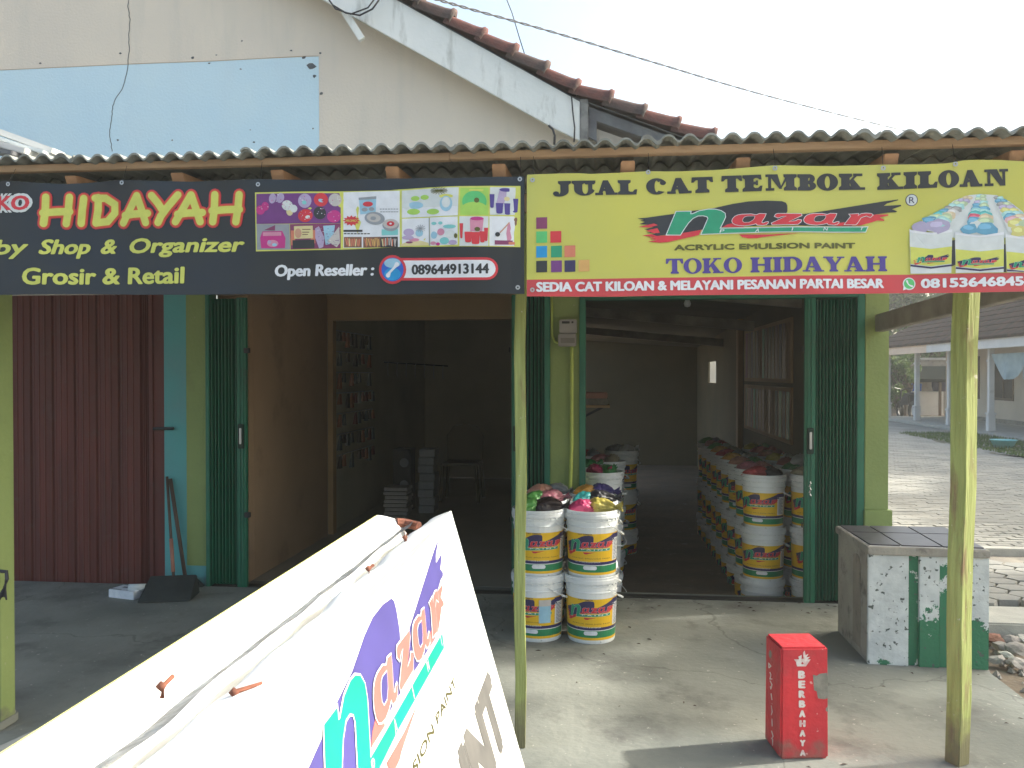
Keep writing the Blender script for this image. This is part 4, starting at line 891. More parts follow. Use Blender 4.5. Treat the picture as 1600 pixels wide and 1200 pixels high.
def bagprint(x, y, r, m, l):
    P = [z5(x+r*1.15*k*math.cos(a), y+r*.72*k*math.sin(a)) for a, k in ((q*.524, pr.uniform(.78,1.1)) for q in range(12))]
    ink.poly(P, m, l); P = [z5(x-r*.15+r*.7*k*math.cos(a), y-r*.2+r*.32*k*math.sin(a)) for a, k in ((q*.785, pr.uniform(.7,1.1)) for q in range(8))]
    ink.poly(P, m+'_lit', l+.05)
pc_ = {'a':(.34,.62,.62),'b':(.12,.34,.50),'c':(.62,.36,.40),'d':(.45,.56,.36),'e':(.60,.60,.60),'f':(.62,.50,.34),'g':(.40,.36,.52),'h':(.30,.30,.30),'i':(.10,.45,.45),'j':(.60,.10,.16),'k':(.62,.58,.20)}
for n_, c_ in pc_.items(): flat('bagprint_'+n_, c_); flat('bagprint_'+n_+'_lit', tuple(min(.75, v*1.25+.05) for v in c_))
lv_ = 1.0
for step in range(9):
    t = 1-step/9
    for (xa, xb, ya2, yb3) in ((300,740,480,150),(885,905,490,130),(1440,1120,520,150)):
        x = xa+(xb-xa)*t; y = ya2+(yb3-ya2)*t; r = 105-70*t
        ink.ell(*z5(x, y+r*.5), r*1.9/8, r*.9/8, 'ink_pale', lv_, 18); lv_ += .04
        mcol = ('i' if (xa == 885 and step == 6) else 'j' if (xa == 885 and step == 7) else pr.choice('abcdefghik'))
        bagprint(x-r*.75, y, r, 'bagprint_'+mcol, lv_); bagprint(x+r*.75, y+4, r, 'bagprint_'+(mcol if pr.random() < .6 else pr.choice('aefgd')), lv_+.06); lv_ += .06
def pail_print(x0, x1, yt, m, cut, lg):
    ink.poly([z5(x0,yt),z5(x0+40,yt+30),z5((x0+x1)/2,yt+48),z5(x1-30,yt+30),z5(x1,yt),z5(x1-15,1095),z5(x0+10,1098)], 'ink_pale', 3.4)
    bagprint((x0+x1)/2-125,yt-25, 100, m, 3.8); bagprint((x0+x1)/2+85,yt-30, 130, m, 4.0)
    ink.poly([z5(x0+2,yt+10),z5((x0+x1)/2,yt+60),z5(x1-2,yt+10),z5(x1-3,yt+45),z5((x0+x1)/2,yt+78),z5(x0+3,yt+45)], 'ink_white', 4.4)
    ink.poly([z5(x0+8,yt+225),z5((x0+x1)/2,yt+255),z5(x1-8,yt+225),z5(x1-14,yt+440),z5((x0+x1)/2,yt+470),z5(x0+10,yt+440)], 'ink_yellow_green', 4.4)
    ink.poly([z5(x0+9,yt+450),z5((x0+x1)/2,yt+480),z5(x1-14,yt+450),z5(x1-14,yt+472),z5((x0+x1)/2,yt+502),z5(x0+9,yt+472)], 'ink_navy', 4.8)
    logo(ink, T=lambda p: z5(lg+(p[0]-1000)*.95*(x1-x0)/420*.92, yt+320+(p[1]-310)*1.9), base=5, paint=False, line=1.2)
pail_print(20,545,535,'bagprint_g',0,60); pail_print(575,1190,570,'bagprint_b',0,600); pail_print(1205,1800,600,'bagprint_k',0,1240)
ink.poly([z5(505,690),z5(580,680),z5(580,990),z5(495,1030)], 'ink_black', 3.2); ink.poly([z5(1150,740),z5(1205,730),z5(1205,1085),z5(1135,1090)], 'ink_black', 3.2)
ink.emit('printed_pails', yb, lambda x, y, l: on_banner(x, min(y, 427.5-(x-1420)*.012), l), edge=.1)
ink = Ink(); ink.ell(1421.5,443.2,10,9.8,'ink_white',1,22); ink.poly([(1413,446),(1411.5,453.5),(1419,451)], 'ink_white', 1.4); ink.ell(1421.5,443,8.3,8.1,'ink_bright_green',2,22); ink.stroke([(1418,439),(1419.5,443),(1422,445.5),(1426,447)], [3.2,1.8,1.8,3.2], 'ink_white', 3)
ink.emit('phone_symbol', yb, on_banner)
eyelets(yb, [(832,281),(1013,268),(1210,264),(1381,262),(1492,257),(832,453)], (1,1,1,1,1,0))

mat('seam_tape', (.16,.18,.19), .45, (.06,.065,.07), 30, bump=.8, bscale=40, lo=.4, hi=.6)  # dark grey that paints shade and grime into the board's gap
# ------------------------------------------------------------ A-frame sign in the foreground
sg = thing('sandwich_board', 'white vinyl covered A-frame board with paint logo, sunlit, ridge running away in the foreground', 'sign board', (-.5, 1.5, 0))
T_ = onY(705, 798, 2.3); DN = (onY(820, 1200, 2.3)-T_).normalized(); LNm = DN.cross(Vector((0,1,0))).normalized()
if LNm.x < 0: LNm = -LNm
SL = T_.z/-DN.z; Y0, Y1 = .55, 2.3
def on_board(u, v, l=0): return T_+Vector((0,u,0))+DN*v+LNm*(l*.0007)
bd = B(); q = [on_board(0,0), on_board(Y0-Y1,0), on_board(Y0-Y1,SL-.04), on_board(0,SL-.04)]
bd.add(q+[p-LNm*.006 for p in q], [(0,1,2,3),(7,6,5,4),(0,4,5,1),(1,5,6,2),(2,6,7,3),(3,7,4,0)]); rp = bd.build('right_panel', 'vinyl_white', sg)
Lx, Lz = onY(590, 805, 2.3).x, onY(590, 805, 2.3).z; Gx, Gz = onY(640, 823, 2.3).x, onY(640, 823, 2.3).z
bd = B(); w_ = .0; bd.hexa([(Lx-.006,Y0,Lz),(Lx,Y0,Lz),(Lx,Y1,Lz),(Lx-.006,Y1,Lz),(Lx-.006,Y0,Lz),(Lx,Y0,Lz),(Lx,Y1,Lz),(Lx-.006,Y1,Lz)])
lp = [(Lx,Lz),(Lx-.30,.02)]
bd = B(); bd.add([(Lx,Y0,Lz),(Lx,Y1,Lz),(Lx-.30,Y1,.02),(Lx-.30,Y0,.02),(Lx+.006,Y0,Lz-.004),(Lx+.006,Y1,Lz-.004),(Lx-.294,Y1,.02),(Lx-.294,Y0,.02)], [(0,1,2,3),(7,6,5,4),(0,4,5,1),(1,5,6,2),(2,6,7,3),(3,7,4,0)]); bd.build('left_panel', 'vinyl_white', sg)
# vinyl folded over the top rails (wrinkled strips), with the gap between them
def fold(xa, za, xb, zb, nm, seed, drop):
    r_ = random.Random(seed); n_ = 46; m_ = 7; V = []
    for i in range(n_+1):
        y = Y1+.004-(Y1-Y0)*i/n_; sag = .006*noise.noise(Vector((y*6, seed, 0)))
        for j in range(m_+1):
            t = j/m_; bul = .002*math.sin(math.pi*t)+.0035*noise.noise(Vector((y*7, t*2+seed, 1)))*math.sin(math.pi*t*.9+.1)
            q_ = max(0,(t-.62)/.38); V.append((xa+(xb-xa)*t+.016*noise.noise(Vector((y*9, seed+5, 0)))*t, y, za+(zb-za)*t+bul+sag*t-.030*q_*q_*(1+.8*noise.noise(Vector((y*5, seed+9, 0))))))
        for j in range(1, 4): V.append((V[-1][0]+(.004 if xb > xa else -.004), y, V[-1][2]-drop*j/3*.33*(1+.3*noise.noise(Vector((y*8, seed, 3))))))
    k_ = m_+4
    b = B(); b.add(V, [(i*k_+j, i*k_+j+1, (i+1)*k_+j+1, (i+1)*k_+j) for i in range(n_) for j in range(k_-1)])
    b.add([V[j] for j in range(k_)]+[(V[j][0], V[j][1], V[j][2]-.05) for j in range(k_)], [(j, j+1, j+1+k_, j+k_) for j in range(k_-1)])
    return b.build(nm, 'vinyl_white', sg, smooth=True)
fold(Lx, Lz, Gx-.006, Gz+.012, 'folded_cover', 3, .05)
fold(T_.x, T_.z, Gx+.030, Gz+.012, 'folded_cover', 8, .06)
bd = B(); bd.box((Lx+.010,Y0+.03,Lz-.095),(Gx-.012,Y1-.01,Lz-.060)); bd.build('top_rail', 'timber', sg)
bd = B(); bd.box((Gx+.030,Y0+.03,Lz-.105),(T_.x-.008,Y1-.01,Lz-.065)); bd.build('top_rail', 'timber', sg)
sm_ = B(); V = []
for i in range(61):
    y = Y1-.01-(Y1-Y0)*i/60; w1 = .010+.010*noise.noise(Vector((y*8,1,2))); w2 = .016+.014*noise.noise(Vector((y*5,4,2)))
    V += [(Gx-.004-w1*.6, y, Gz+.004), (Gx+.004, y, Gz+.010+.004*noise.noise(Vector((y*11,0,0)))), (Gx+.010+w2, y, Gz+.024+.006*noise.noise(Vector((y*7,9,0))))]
sm_.add(V, [(i*3+j, i*3+j+1, i*3+j+4, i*3+j+3) for i in range(60) for j in range(2)]); sm_.build('taped_seam', 'seam_tape', sg)  # strip laid along the gap so that its shade shows as colour
bd = B(); bd.tube([(Gx-.035,Y1-.012,Lz-.018),(Gx-.012,Y1+.004,Lz-.022),(Gx+.03,Y1-.015,Lz-.026)], .013, 8); bd.build('rusty_hinge', 'rust', sg)
for px, py, dx, dy in ((576,897-5+0,.010,.004),(253,1078,.006,.016),(367,1088,.030,.012),(633,843,.004,.005)):
    P = onZ(px, py, 1.105); b = B(); b.tube([(P.x,P.y,P.z-.01),(P.x+.002,P.y+.001,P.z+.006),(P.x+dx,P.y+dy,P.z+.012)], .0032, 7); b.tube([(P.x-.003,P.y-.003,P.z+.002),(P.x+.002,P.y+.001,P.z+.008)], .0055, 8); b.build('nail', 'rust', sg, smooth=True)
for i, px_ in enumerate(((T_.x,T_.z),)):
    ink = Ink(); ink.poly([(Y0-Y1,.004),(-.30,.004),(-.24,.010),(-.5,.018),(Y0-Y1,.022)], 'vinyl_edge', .6); ink.emit('yellow_edge_print', sg, on_board, edge=.2)
b = B(); b.hexa([(Lx-.0072,Y0,Lz-.006),(Lx-.0020,Y0,Lz+.0012),(Lx-.0020,Y1,Lz+.0012),(Lx-.0072,Y1,Lz-.006),(Lx-.0052,Y0,Lz-.006),(Lx,Y0,Lz+.0014),(Lx,Y1,Lz+.0014),(Lx-.0052,Y1,Lz-.006)]); b.build('yellow_edge_print', 'vinyl_edge', sg)
MA = lambda p: (.002571*(p[0]-1200)-.001728*(p[1]-350)-.846528, .000016*(p[0]-1200)+.003985*(p[1]-350)+.189425)
ink = Ink(); logo(ink, sw='board_violet', red='board_salmon', grn='board_green', T=MA, paint=True, line=1.15)
ink.ell(*MA((1414,305)), .012, .008, 'board_ink', 1, 20); ink.ell(*MA((1414,305)), .0095, .0065, 'vinyl_white', 2, 20)
ink.emit('logo', sg, on_board, edge=.25)
ink = Ink(); ink.text('ACRYLIC EMULSION PAINT', (-1.42,.334), (-.452,.331), .019, 'board_ink', 1, bold=.05); ink.emit('lettering', sg, on_board, edge=.25)
ink = Ink(); ink.text('PAINT', (-.95,.600), (-.100,.600), .175, 'board_grey', 1, bold=.09); ink.emit('lettering', sg, on_board, edge=.25)
ink = Ink(); ink.text('NAZAR', (-1.70,.600), (-1.02,.600), .175, 'board_grey', 1, bold=.06); ink.emit('lettering', sg, on_board, edge=.25)
for u in (-.07, Y0-Y1+.07):
    for s, nm in ((1,'leg'),(-1,'leg')):
        b = B()
        if s > 0: a = on_board(u,.03,-42); c = on_board(u,SL,-42)
        else: a = Vector((Lx+.012,Y1+u,Lz-.03)); c = Vector((Lx-.28,Y1+u,0))
        c = Vector((c.x, c.y, .01)); b.bar(a, c, .04, .03, (0,1,0)); b.build('leg', 'timber', sg)
b = B(); b.bar((T_.x+.12,Y1-.04,.62), (Lx-.10,Y1-.04,.62), .03, .02); b.build('brace', 'timber', sg)

# ------------------------------------------------------------ paint pails
def pr_(z): return .134+.012*min(1, z/.33)
def make_pail(open_top):
    t = thing('paint_pail', 'pail', 'paint pail')
    b = B(); prof = [(.0,.003),(.120,.003),(.124,0),(.131,0),(pr_(.01),.01),(pr_(.28),.28),(.150,.283),(.150,.289),(pr_(.29),.291),(pr_(.315),.315),(.151,.318),(.151,.324),(.1475,.326),(.1475,.336)]
    b.lathe(prof, n=32); b.build('body', 'pail_white', t, smooth=False)
    b = B()
    if open_top: prof = [(.1478,.330),(.155,.332),(.157,.338),(.157,.352),(.1525,.356),(.1535,.366),(.152,.374),(.146,.374),(.144,.366),(.142,.334),(.0,.332)]
    else: prof = [(.1478,.330),(.155,.332),(.157,.338),(.157,.355),(.1535,.360),(.1535,.368),(.151,.372),(.146,.372),(.143,.362),(.0,.360)]
    b.lathe(prof, n=32); ld = b.build('lid', 'pail_lid', t)
    # 28 small teeth under the lid ring
    b = B()
    for i in range(28):
        a = i*2*math.pi/28; r = .1515; b.box((r-.003,-.004,.322), (r+.003,.004,.331), 0)
        V = b.v[-8:]; b.v[-8:] = [(x*math.cos(a)-y*math.sin(a), x*math.sin(a)+y*math.cos(a), z) for x, y, z in V]
    b.build('lid_teeth', 'pail_lid', t, kind='stuff')
    b = B()
    def band(z0, z1, mi, e=.0008, a0=-math.pi/2-1.75, a1=-math.pi/2+1.55):
        b.mi = mi; b.lathe([(pr_(z0)+e,z0),(pr_(z1)+e,z1)], n=26, a0=a0, a1=a1)
    band(.022,.036,0); band(.036,.074,1); band(.074,.078,3,.0009); band(.078,.094,2); band(.094,.252,0)
    b.mi = 3; b.lathe([(pr_(.098)+.0013,.098),(pr_(.245)+.0013,.245)], n=8, a0=-math.pi/2+.98, a1=-math.pi/2+1.5)
    b.mi = 2; b.lathe([(pr_(.222)+.0017,.222),(pr_(.247)+.0017,.247)], n=8, a0=-math.pi/2+.95, a1=-math.pi/2+1.52)
    for i in range(14):
        z = .105+i*.008; b.lathe([(pr_(z)+.0017,z),(pr_(z)+.0017,z+.003)], n=4, a0=-math.pi/2+1.05, a1=-math.pi/2+1.40-.06*(i % 3))
    lb = b.build('label', ['label_yellow','label_green','label_navy','pail_white'], t)
    ink = Ink(); logo(ink, T=lambda p: ((p[0]-1210)*.00080, -(p[1]-350)*.00180), base=1, paint=False, line=.75, grn='ink_green')
    ink.text('P A I N T', (-.055,-.0182), (.105,-.0182), .0072, 'ink_white', 6, bold=.02)
    ink.text('CAT TEMBOK', (-.075,-.066*-1-.0), (.01,.066), .0075, 'ink_black', 1, bold=.01)
    ink.text('ACRYLIC EMULSION PAINT', (-.12,-.068), (.12,-.068), .0062, 'ink_black', 1, space=1.25)
    ink.text('CAT INTERIOR & EXTERIOR', (-.10,-.0875), (.055,-.0875), .0065, 'ink_white', 1)
    ink.poly([(x, y) for x, y in pill(-.045,.035,-.128,-.106)], 'ink_white', 1)
    def cyl(x, y, l):
        z = .178+y; r = pr_(z)+.0014+.00022*l; a = -math.pi/2+x/.142; return Vector((r*math.cos(a), r*math.sin(a), z))
    # text runs with y down inside Ink: flip the lettering items back up
    fixed = []
    for m, l, V, F in ink.it: fixed.append((m, l, V, F))
    ink.it = fixed
    ink.emit('printed_label', lb, cyl, edge=.03)
    b = B(); a1 = .35; pts = []
    for i in range(17):
        s = i/16; a = R(-52+160*s); k_ = math.sin(math.pi*s); pts.append(((.152+.030*k_)*math.cos(a), (.152+.030*k_)*math.sin(a), .305-.085*k_))
    b.tube(pts, .0028, 6); b.tube([Vector(p) for p in pts[3:9]], .0065, 8); b.build('handle', 'pail_white', t, smooth=True)
    return t
# Ink.text draws upwards along -y; on the pail the sheet's y already points up, so wrap it
_t = Ink.text
class UpInk(Ink):
    pass
def _uptext(s, t, p0, p1, h, m, l=0, bold=0.0, shear=0.0, space=1.0):
    V, F = glyphs(t, bold, space); Hh = max(v[1] for v in glyphs('H', bold)[0]); x0 = min(v[0] for v in V); x1 = max(v[0] for v in V)
    s.it.append((m, l, [(p0[0]+(x-x0)/(x1-x0)*(p1[0]-p0[0])+shear*y/Hh*h, p0[1]+y/Hh*h) for x, y in V], F)); return s
Ink.text = _uptext
pailA = make_pail(False); pailB = make_pail(True)
Ink.text = _t
first = {'A': True, 'B': True}
PAIL_GROUP = 'paint pails stacked in and before the shop'
def pail(x, y, z, rz, top, label, group):
    k = 'B' if top else 'A'; src = pailB if top else pailA
    if first[k]: first[k] = False; o = src
    else: o = copy_tree(src)
    o.location = (x, y, z); o.rotation_euler = (0, 0, rz); tag(o, label, 'paint pail', group); return o
# bags of tinted paint
BC = dict(salmon=(.62,.30,.22), orange=(.72,.36,.05), violet=(.10,.07,.30), leaf_green=(.10,.38,.07), pink=(.62,.20,.26), teal=(.01,.33,.33), black=(.012,.012,.02), dark_brown=(.045,.02,.02), magenta=(.62,.03,.16), yellow=(.70,.58,.10), red=(.50,.04,.05), grey=(.30,.32,.33), white=(.6,.6,.58), cream=(.5,.42,.28), green=(.03,.25,.06), blue=(.03,.12,.40), rose=(.45,.16,.16))
for k_, c_ in BC.items(): mat('bag_'+k_, tuple(v*.8 for v in c_), .42, tuple(v*.45+.03 for v in c_), 9, bump=.8, bscale=26)
def bag_mesh(name, seed, m):
    b = B(); nu, nv = 44, 30; V = []
    for j in range(nv+1):
        t = j/nv
        if t < .80: w = math.sin(math.pi*(t/.80)*.93+.04)**.62
        elif t < .86: w = .20
        else: w = .20+.42*(t-.86)/.14
        pl = max(0, t-.42)/.4 if t < .84 else 1.0
        for i in range(nu):
            a = 2*math.pi*i/nu
            n1 = noise.noise(Vector((math.cos(a)*1.1+seed*3, math.sin(a)*1.1, t*2.4)))
            n2 = abs(noise.noise(Vector((math.cos(a)*3.2+seed, math.sin(a)*3.2, t*6))))
            n3 = abs(noise.noise(Vector((math.cos(a)*8+seed, math.sin(a)*8, t*11))))
            pleat = abs(math.sin(a*5.5+seed+2*n1))
            r2 = w*(1+.34*n1-.30*n2-.22*n3-.34*pl*pleat)
            V.append(((t-.42)*.225+.012*n1, math.cos(a)*r2*.066+.014*math.sin(t*3+seed), max(-.040, math.sin(a)*r2*.056)+.042+(.012*n1 if t > .8 else 0)))
    F = [(j*nu+i, j*nu+(i+1) % nu, (j+1)*nu+(i+1) % nu, (j+1)*nu+i) for j in range(nv) for i in range(nu)]+[tuple(range(nu))[::-1]]
    b.add(V, F); return b.mesh(name, 'bag_'+m, smooth=True)
_bm = {}
def bag(x, y, z, rz, m, label, group, s=1.0, tilt=0):
    k = (m, int(abs(x*13+y*7)*10) % 3)
    if k not in _bm: _bm[k] = bag_mesh('paint_bag', k[1]+len(m), m)
    o = bpy.data.objects.new('paint_bag', _bm[k]); put(o); o.location = (x, y, z); o.rotation_euler = (0, tilt, rz); o.scale = (s, s, s); ORG[o] = Vector((x,y,z))
    return tag(o, label, 'bag of paint', group)
FX = (-.349, -.045); FY = (4.76, 5.075, 5.39); PH = .364
nmx = ('left', 'right'); nmy = ('front', 'second', 'back')
fr2 = random.Random(11)
fbags = {(0,0): (('leaf_green',-.045,.8),('dark_brown',.055,-.3)), (0,1): (('leaf_green',-.04,.6),('pink',.05,.3)), (0,2): (('salmon',-.02,.3),('grey',.07,-.6)),
         (1,0): (('magenta',-.04,.35),('yellow',.05,-.2)), (1,1): (('teal',-.03,.5),('black',.05,.2)), (1,2): (('orange',-.03,.2),('violet',.06,-.4))}
for i in (0, 1):
    for j in (0, 1, 2):
        where = f'{nmy[j]} stack of the {nmx[i]} column of pails on the porch'
        jx, jy = (fr2.uniform(-.006,.006), fr2.uniform(-.004,.004)) if j else (0, 0)
        pail(FX[i]+jx, FY[j], 0, (.10,.30)[i] + (-.12 if i else .12)*0 - .28 + j*.2, False, f'white paint pail with yellow label, lower, {nmy[j]} stack, {nmx[i]} porch column', 'paint pails on the porch')
        pail(FX[i]+jx+.004, FY[j]+jy, PH, (.16,.02)[i]-.06+j*.15, True, f'white paint pail with yellow label, upper, {nmy[j]} stack, {nmx[i]} porch column', 'paint pails on the porch')
        for k_, (m, dx, a) in enumerate(fbags[(i,j)]):
            bag(FX[i]+dx*1.0, FY[j]-.012+k_*.02, PH+.331+.006*k_, a, m, f'{m.replace("_"," ")} paint bag on the {nmy[j]} stack of the {nmx[i]} porch column', 'paint bags on the porch pails', 1.0, -.05)
# sticker on the lower left pail
b = B(); b.lathe([(pr_(.11)+.0030,.11),(pr_(.24)+.0030,.24)], c=(FX[0],FY[0],0), n=8, a0=-1.47, a1=-.98); st_ = b.build('colour_sticker', 'ink_sky', None, label='pale blue printed sticker on the lower left porch pail', cat='sticker')
b = B(); b.lathe([(pr_(.205)+.0040,.205),(pr_(.24)+.0040,.24)], c=(FX[0],FY[0],0), n=8, a0=-1.47, a1=-.98); o = b.build('sticker_header', 'ink_faded', st_); o.location = (0,0,0)
for v in o.data.vertices: pass

rows = ['first','second','third','fourth','fifth','sixth','seventh','eighth','ninth']
lv = ('bottom','middle','top'); ZF = -.30
bcol = ['salmon','orange','leaf_green','pink','teal','magenta','yellow','red','grey','white','cream','green','rose','blue']
ir = random.Random(21)
def stack(x, y, n, where, group, bags, rz):
    for k_ in range(n):
        pail(x+ir.uniform(-.006,.006), y+ir.uniform(-.006,.006), ZF+k_*PH, rz+ir.uniform(-.5,.4), k_ == n-1, f'yellow labelled paint pail, {lv[k_]} of {where}', group)
    for q, m in enumerate(bags):
        bag(x+(-.045,.05,.0)[q]+ir.uniform(-.01,.01), y+ir.uniform(-.02,.02)+.03*(q == 2), ZF+(n-1)*PH+.331+(.05 if q == 2 else 0), ir.uniform(-.8,.8)+(1.57 if q == 1 else 0), m, f'{m.replace("_"," ")} paint bag, {("left","right","upper")[q]} one on {where}', 'paint bags on the indoor pails', 1.0, -.05)
for c_, x in ((0, 1.150), (1, 1.49)):
    for j in range(9):
        if c_ == 1 and j > 6: continue
        y = 6.02+j*.335
        bg_ = ['red','black'] if (c_, j) == (0, 0) else (['green','grey','white'] if (c_, j) == (1, 1) else [ir.choice(bcol), ir.choice(('grey','white','cream','rose','red','dark_brown','white','green'))])
        stack(x, y, 3, f'{rows[j]} {"aisle side" if c_ == 0 else "wall side"} stack right of aisle', 'paint pails right of the shop aisle', bg_, -.42 if c_ == 0 else -.25)
for j, (x, y, w_) in enumerate(((.02,6.05,'stack just inside the door left of the aisle'),(-.12,6.42,'second stack left of the aisle'),(.06,6.80,'third stack left of the aisle'),(-.10,7.25,'fourth stack left of the aisle'),(.20,7.75,'fifth stack left of the aisle'))):
    stack(x, y, 3, w_, 'paint pails left of the shop aisle', (['magenta','green'],['dark_brown','green'],['rose','cream'],['red','grey'],['grey','white'])[j], (-.9,.2,.3,.1,.6)[j])

# ------------------------------------------------------------ bench with tiled top
Z_T = .615
bn = thing('concrete_bench', 'concrete bench with chipped white and green paint and black tiled top', 'bench', (1.65, 4.7, 0))
x0, x1, ya, yb_ = 1.389, 1.950, 4.467, 5.02
sk = -.03
def by(x): return ya+(x-x0)*-.06
bd = B(); bd.hexa([(x0+.012,by(x0)+.012,-.05),(x1-.004,by(x1)+.012,-.05),(x1+.03,yb_,-.05),(x0+.012,yb_,-.05),(x0+.012,by(x0)+.012,Z_T-.045),(x1-.004,by(x1)+.012,Z_T-.045),(x1+.03,yb_,Z_T-.045),(x0+.012,yb_,Z_T-.045)]); bd.build('body', 'bench_green', bn)
bd = B(); bd.hexa([(x0,by(x0),0),(x0+.0115,by(x0),0),(x0+.0115,yb_,0),(x0,yb_,0),(x0,by(x0),Z_T-.045),(x0+.0115,by(x0),Z_T-.045),(x0+.0115,yb_,Z_T-.045),(x0,yb_,Z_T-.045)]); bd.build('side_face', 'grey_plinth', bn)
bd = B(); pts = [(4.60,.04),(4.73,.04),(4.73,.46)]+[(4.665+.065*math.cos(a*.45),.46+.07*math.sin(a*.45)) for a in range(1,7)]+[(4.60,.46)]
bd.prism(pts, lambda q: (x0-.0025,q[0],q[1]), lambda q: (x0+.004,q[0],q[1])); bd.build('rough_patch', 'raw_render', bn)
def fpanel(pa, pb, m, th, z0=0, z1=Z_T-.045, nm='front_panel', lab=None):
    xa, xb = onY(pa,950,ya-.02).x, onY(pb,950,ya-.02).x
    b = B(); b.hexa([(xa,by(xa)+.012-th,z0),(xb,by(xb)+.012-th,z0),(xb,by(xb)+.0115,z0),(xa,by(xa)+.0115,z0),(xa,by(xa)+.012-th,z1),(xb,by(xb)+.012-th,z1),(xb,by(xb)+.0115,z1),(xa,by(xa)+.0115,z1)])
    return b.build(nm, m, bn, bev=.003, label=lab)
fpanel(1357.5,1420,'chipped_white',.020, lab='white painted panel at the left of the bench front'); fpanel(1436,1467,'chipped_mixed',.022, lab='half white half green middle panel'); fpanel(1467.5,1493,'chipped_green',.010); fpanel(1510,1543,'chipped_mixed',.016)
b = B(); b.hexa([(x0-.012,by(x0)-.022,Z_T-.044),(x1+.012,by(x1)-.022,Z_T-.044),(x1+.05,yb_+.02,Z_T-.044),(x0-.012,yb_+.02,Z_T-.044),(x0-.012,by(x0)-.022,Z_T-.004),(x1+.012,by(x1)-.022,Z_T-.004),(x1+.05,yb_+.02,Z_T-.004),(x0-.012,yb_+.02,Z_T-.004)]); b.build('top_slab', 'grey_plinth', bn, bev=.004)
b = B(); b.hexa([(x0,by(x0)-.006,Z_T-.003),(x1,by(x1)-.006,Z_T-.003),(x1+.04,yb_+.012,Z_T-.003),(x0,yb_+.012,Z_T-.003),(x0,by(x0)-.006,Z_T-.001),(x1,by(x1)-.006,Z_T-.001),(x1+.04,yb_+.012,Z_T-.001),(x0,yb_+.012,Z_T-.001)]); b.build('grout', 'grout', bn)
for i in range(3):
    for j in range(2):
        def pt(u, v): xx = x0+.004+(x1-x0-.006)*u; yy0 = by(xx)+.004; return (xx+.04*v*u, yy0+(yb_+.008-yy0)*v)
        ua, ub, va, vb = (0,.28,.64)[i]+.008, (.28,.64,1)[i]-.008, (0,.62)[j]+.01, (.62,1)[j]-.01
        c4 = [pt(ua,va),pt(ub,va),pt(ub,vb),pt(ua,vb)]
        b = B(); b.hexa([(*c, Z_T-.0008) for c in c4]+[(*c, Z_T+.005) for c in c4]); b.build('tile', 'black_tile', bn, bev=.001)

# ------------------------------------------------------------ red hazard box
rbx = thing('hazard_pillar', 'short red painted concrete pillar lettered BERBAHAYA in white on the porch', 'pillar', (.79, 3.4, 0))
P0, P1 = onZ(1220,1187,0), onZ(1294,1186,0); ex = (P1-P0); wd = ex.length; ex.normalize(); ey = Vector((-ex.y, ex.x, 0)); dp = .185; HB = .437
def RB3(u, v, z, t=0): tp = 1-.03*z/HB; return P0+ex*(wd/2+(u-wd/2)*(tp+.02))+ey*(dp/2+(v-dp/2)*tp)+Vector((0,0,z))
b = B(); b.hexa([RB3(0,0,0),RB3(wd,0,0),RB3(wd,dp,0),RB3(0,dp,0),RB3(0,0,HB),RB3(wd,0,HB),RB3(wd,dp,HB),RB3(0,dp,HB)]); b.build('block', 'red_box_paint', rbx, bev=.008)
def onbox(px, py, l):
    n_ = ey; d = _f+_r*((px-800)/1300)-_u*((py-600)/1300); z = .22
    # front face is almost upright: intersect with the plane through RB3(0,0,z)
    q = RB3(0,0,0); tpv = RB3(0,0,HB)-q; nn = ex.cross(tpv).normalized(); 
    if nn.dot(ey) > 0: nn = -nn
    t = (q-EYE).dot(nn)/d.dot(nn); return EYE+d*t+nn*(.001+.0006*l)
def onside(px, py, l):
    d = _f+_r*((px-800)/1300)-_u*((py-600)/1300); q = RB3(0,0,0); tpv = RB3(0,0,HB)-q; nn = tpv.cross(RB3(0,dp,0)-q).normalized()
    if nn.dot(ex) > 0: nn = -nn
    t = (q-EYE).dot(nn)/d.dot(nn); return EYE+d*t+nn*(.001+.0006*l)
ink = Ink()
for i, ch in enumerate('BERBAHAYA'):
    y0 = 1060+i*15.1; w = 11.5-.35*i; cx = 1252.5+.2*i
    ink.text(ch, (cx-w/2, y0), (cx+w/2, y0), 12.2-.35*i, 'box_letter', 1, bold=.09)
ink.emit('lettering', rbx, onbox, edge=0)
ink = Ink(); z8 = lambda x, y: (1100+x/5, 960+y/5)
ink.poly([z8(*p) for p in ((725,405),(795,405),(815,375),(832,350),(805,352),(828,330),(798,335),(815,308),(792,318),(785,280),(772,300),(778,345),(768,372),(760,345),(762,315),(735,330),(742,350),(702,350),(718,372))], 'box_letter', 1, [[z8(*p) for p in ((757,382),(768,368),(778,384),(768,390))]]); ink.emit('warning_hand_symbol', rbx, onbox, edge=0)
ink = Ink(); ink.poly([z8(*p) for p in ((850,470),(880,478),(905,462),(960,455),(966,500),(964,655),(935,662),(890,655),(878,600),(858,590))], 'worn_concrete', 1); ink.poly([z8(*p) for p in ((950,735),(966,715),(968,760),(952,755))], 'worn_concrete', 1)
ink.emit('worn_patch', rbx, onbox, edge=0)
ink = Ink(); zs = lambda x, y: (1185+x/6.32, 1000+y/6.32); ink.ell(*zs(120,140), 2.2, 6.5, 'worn_concrete', 1, 12)
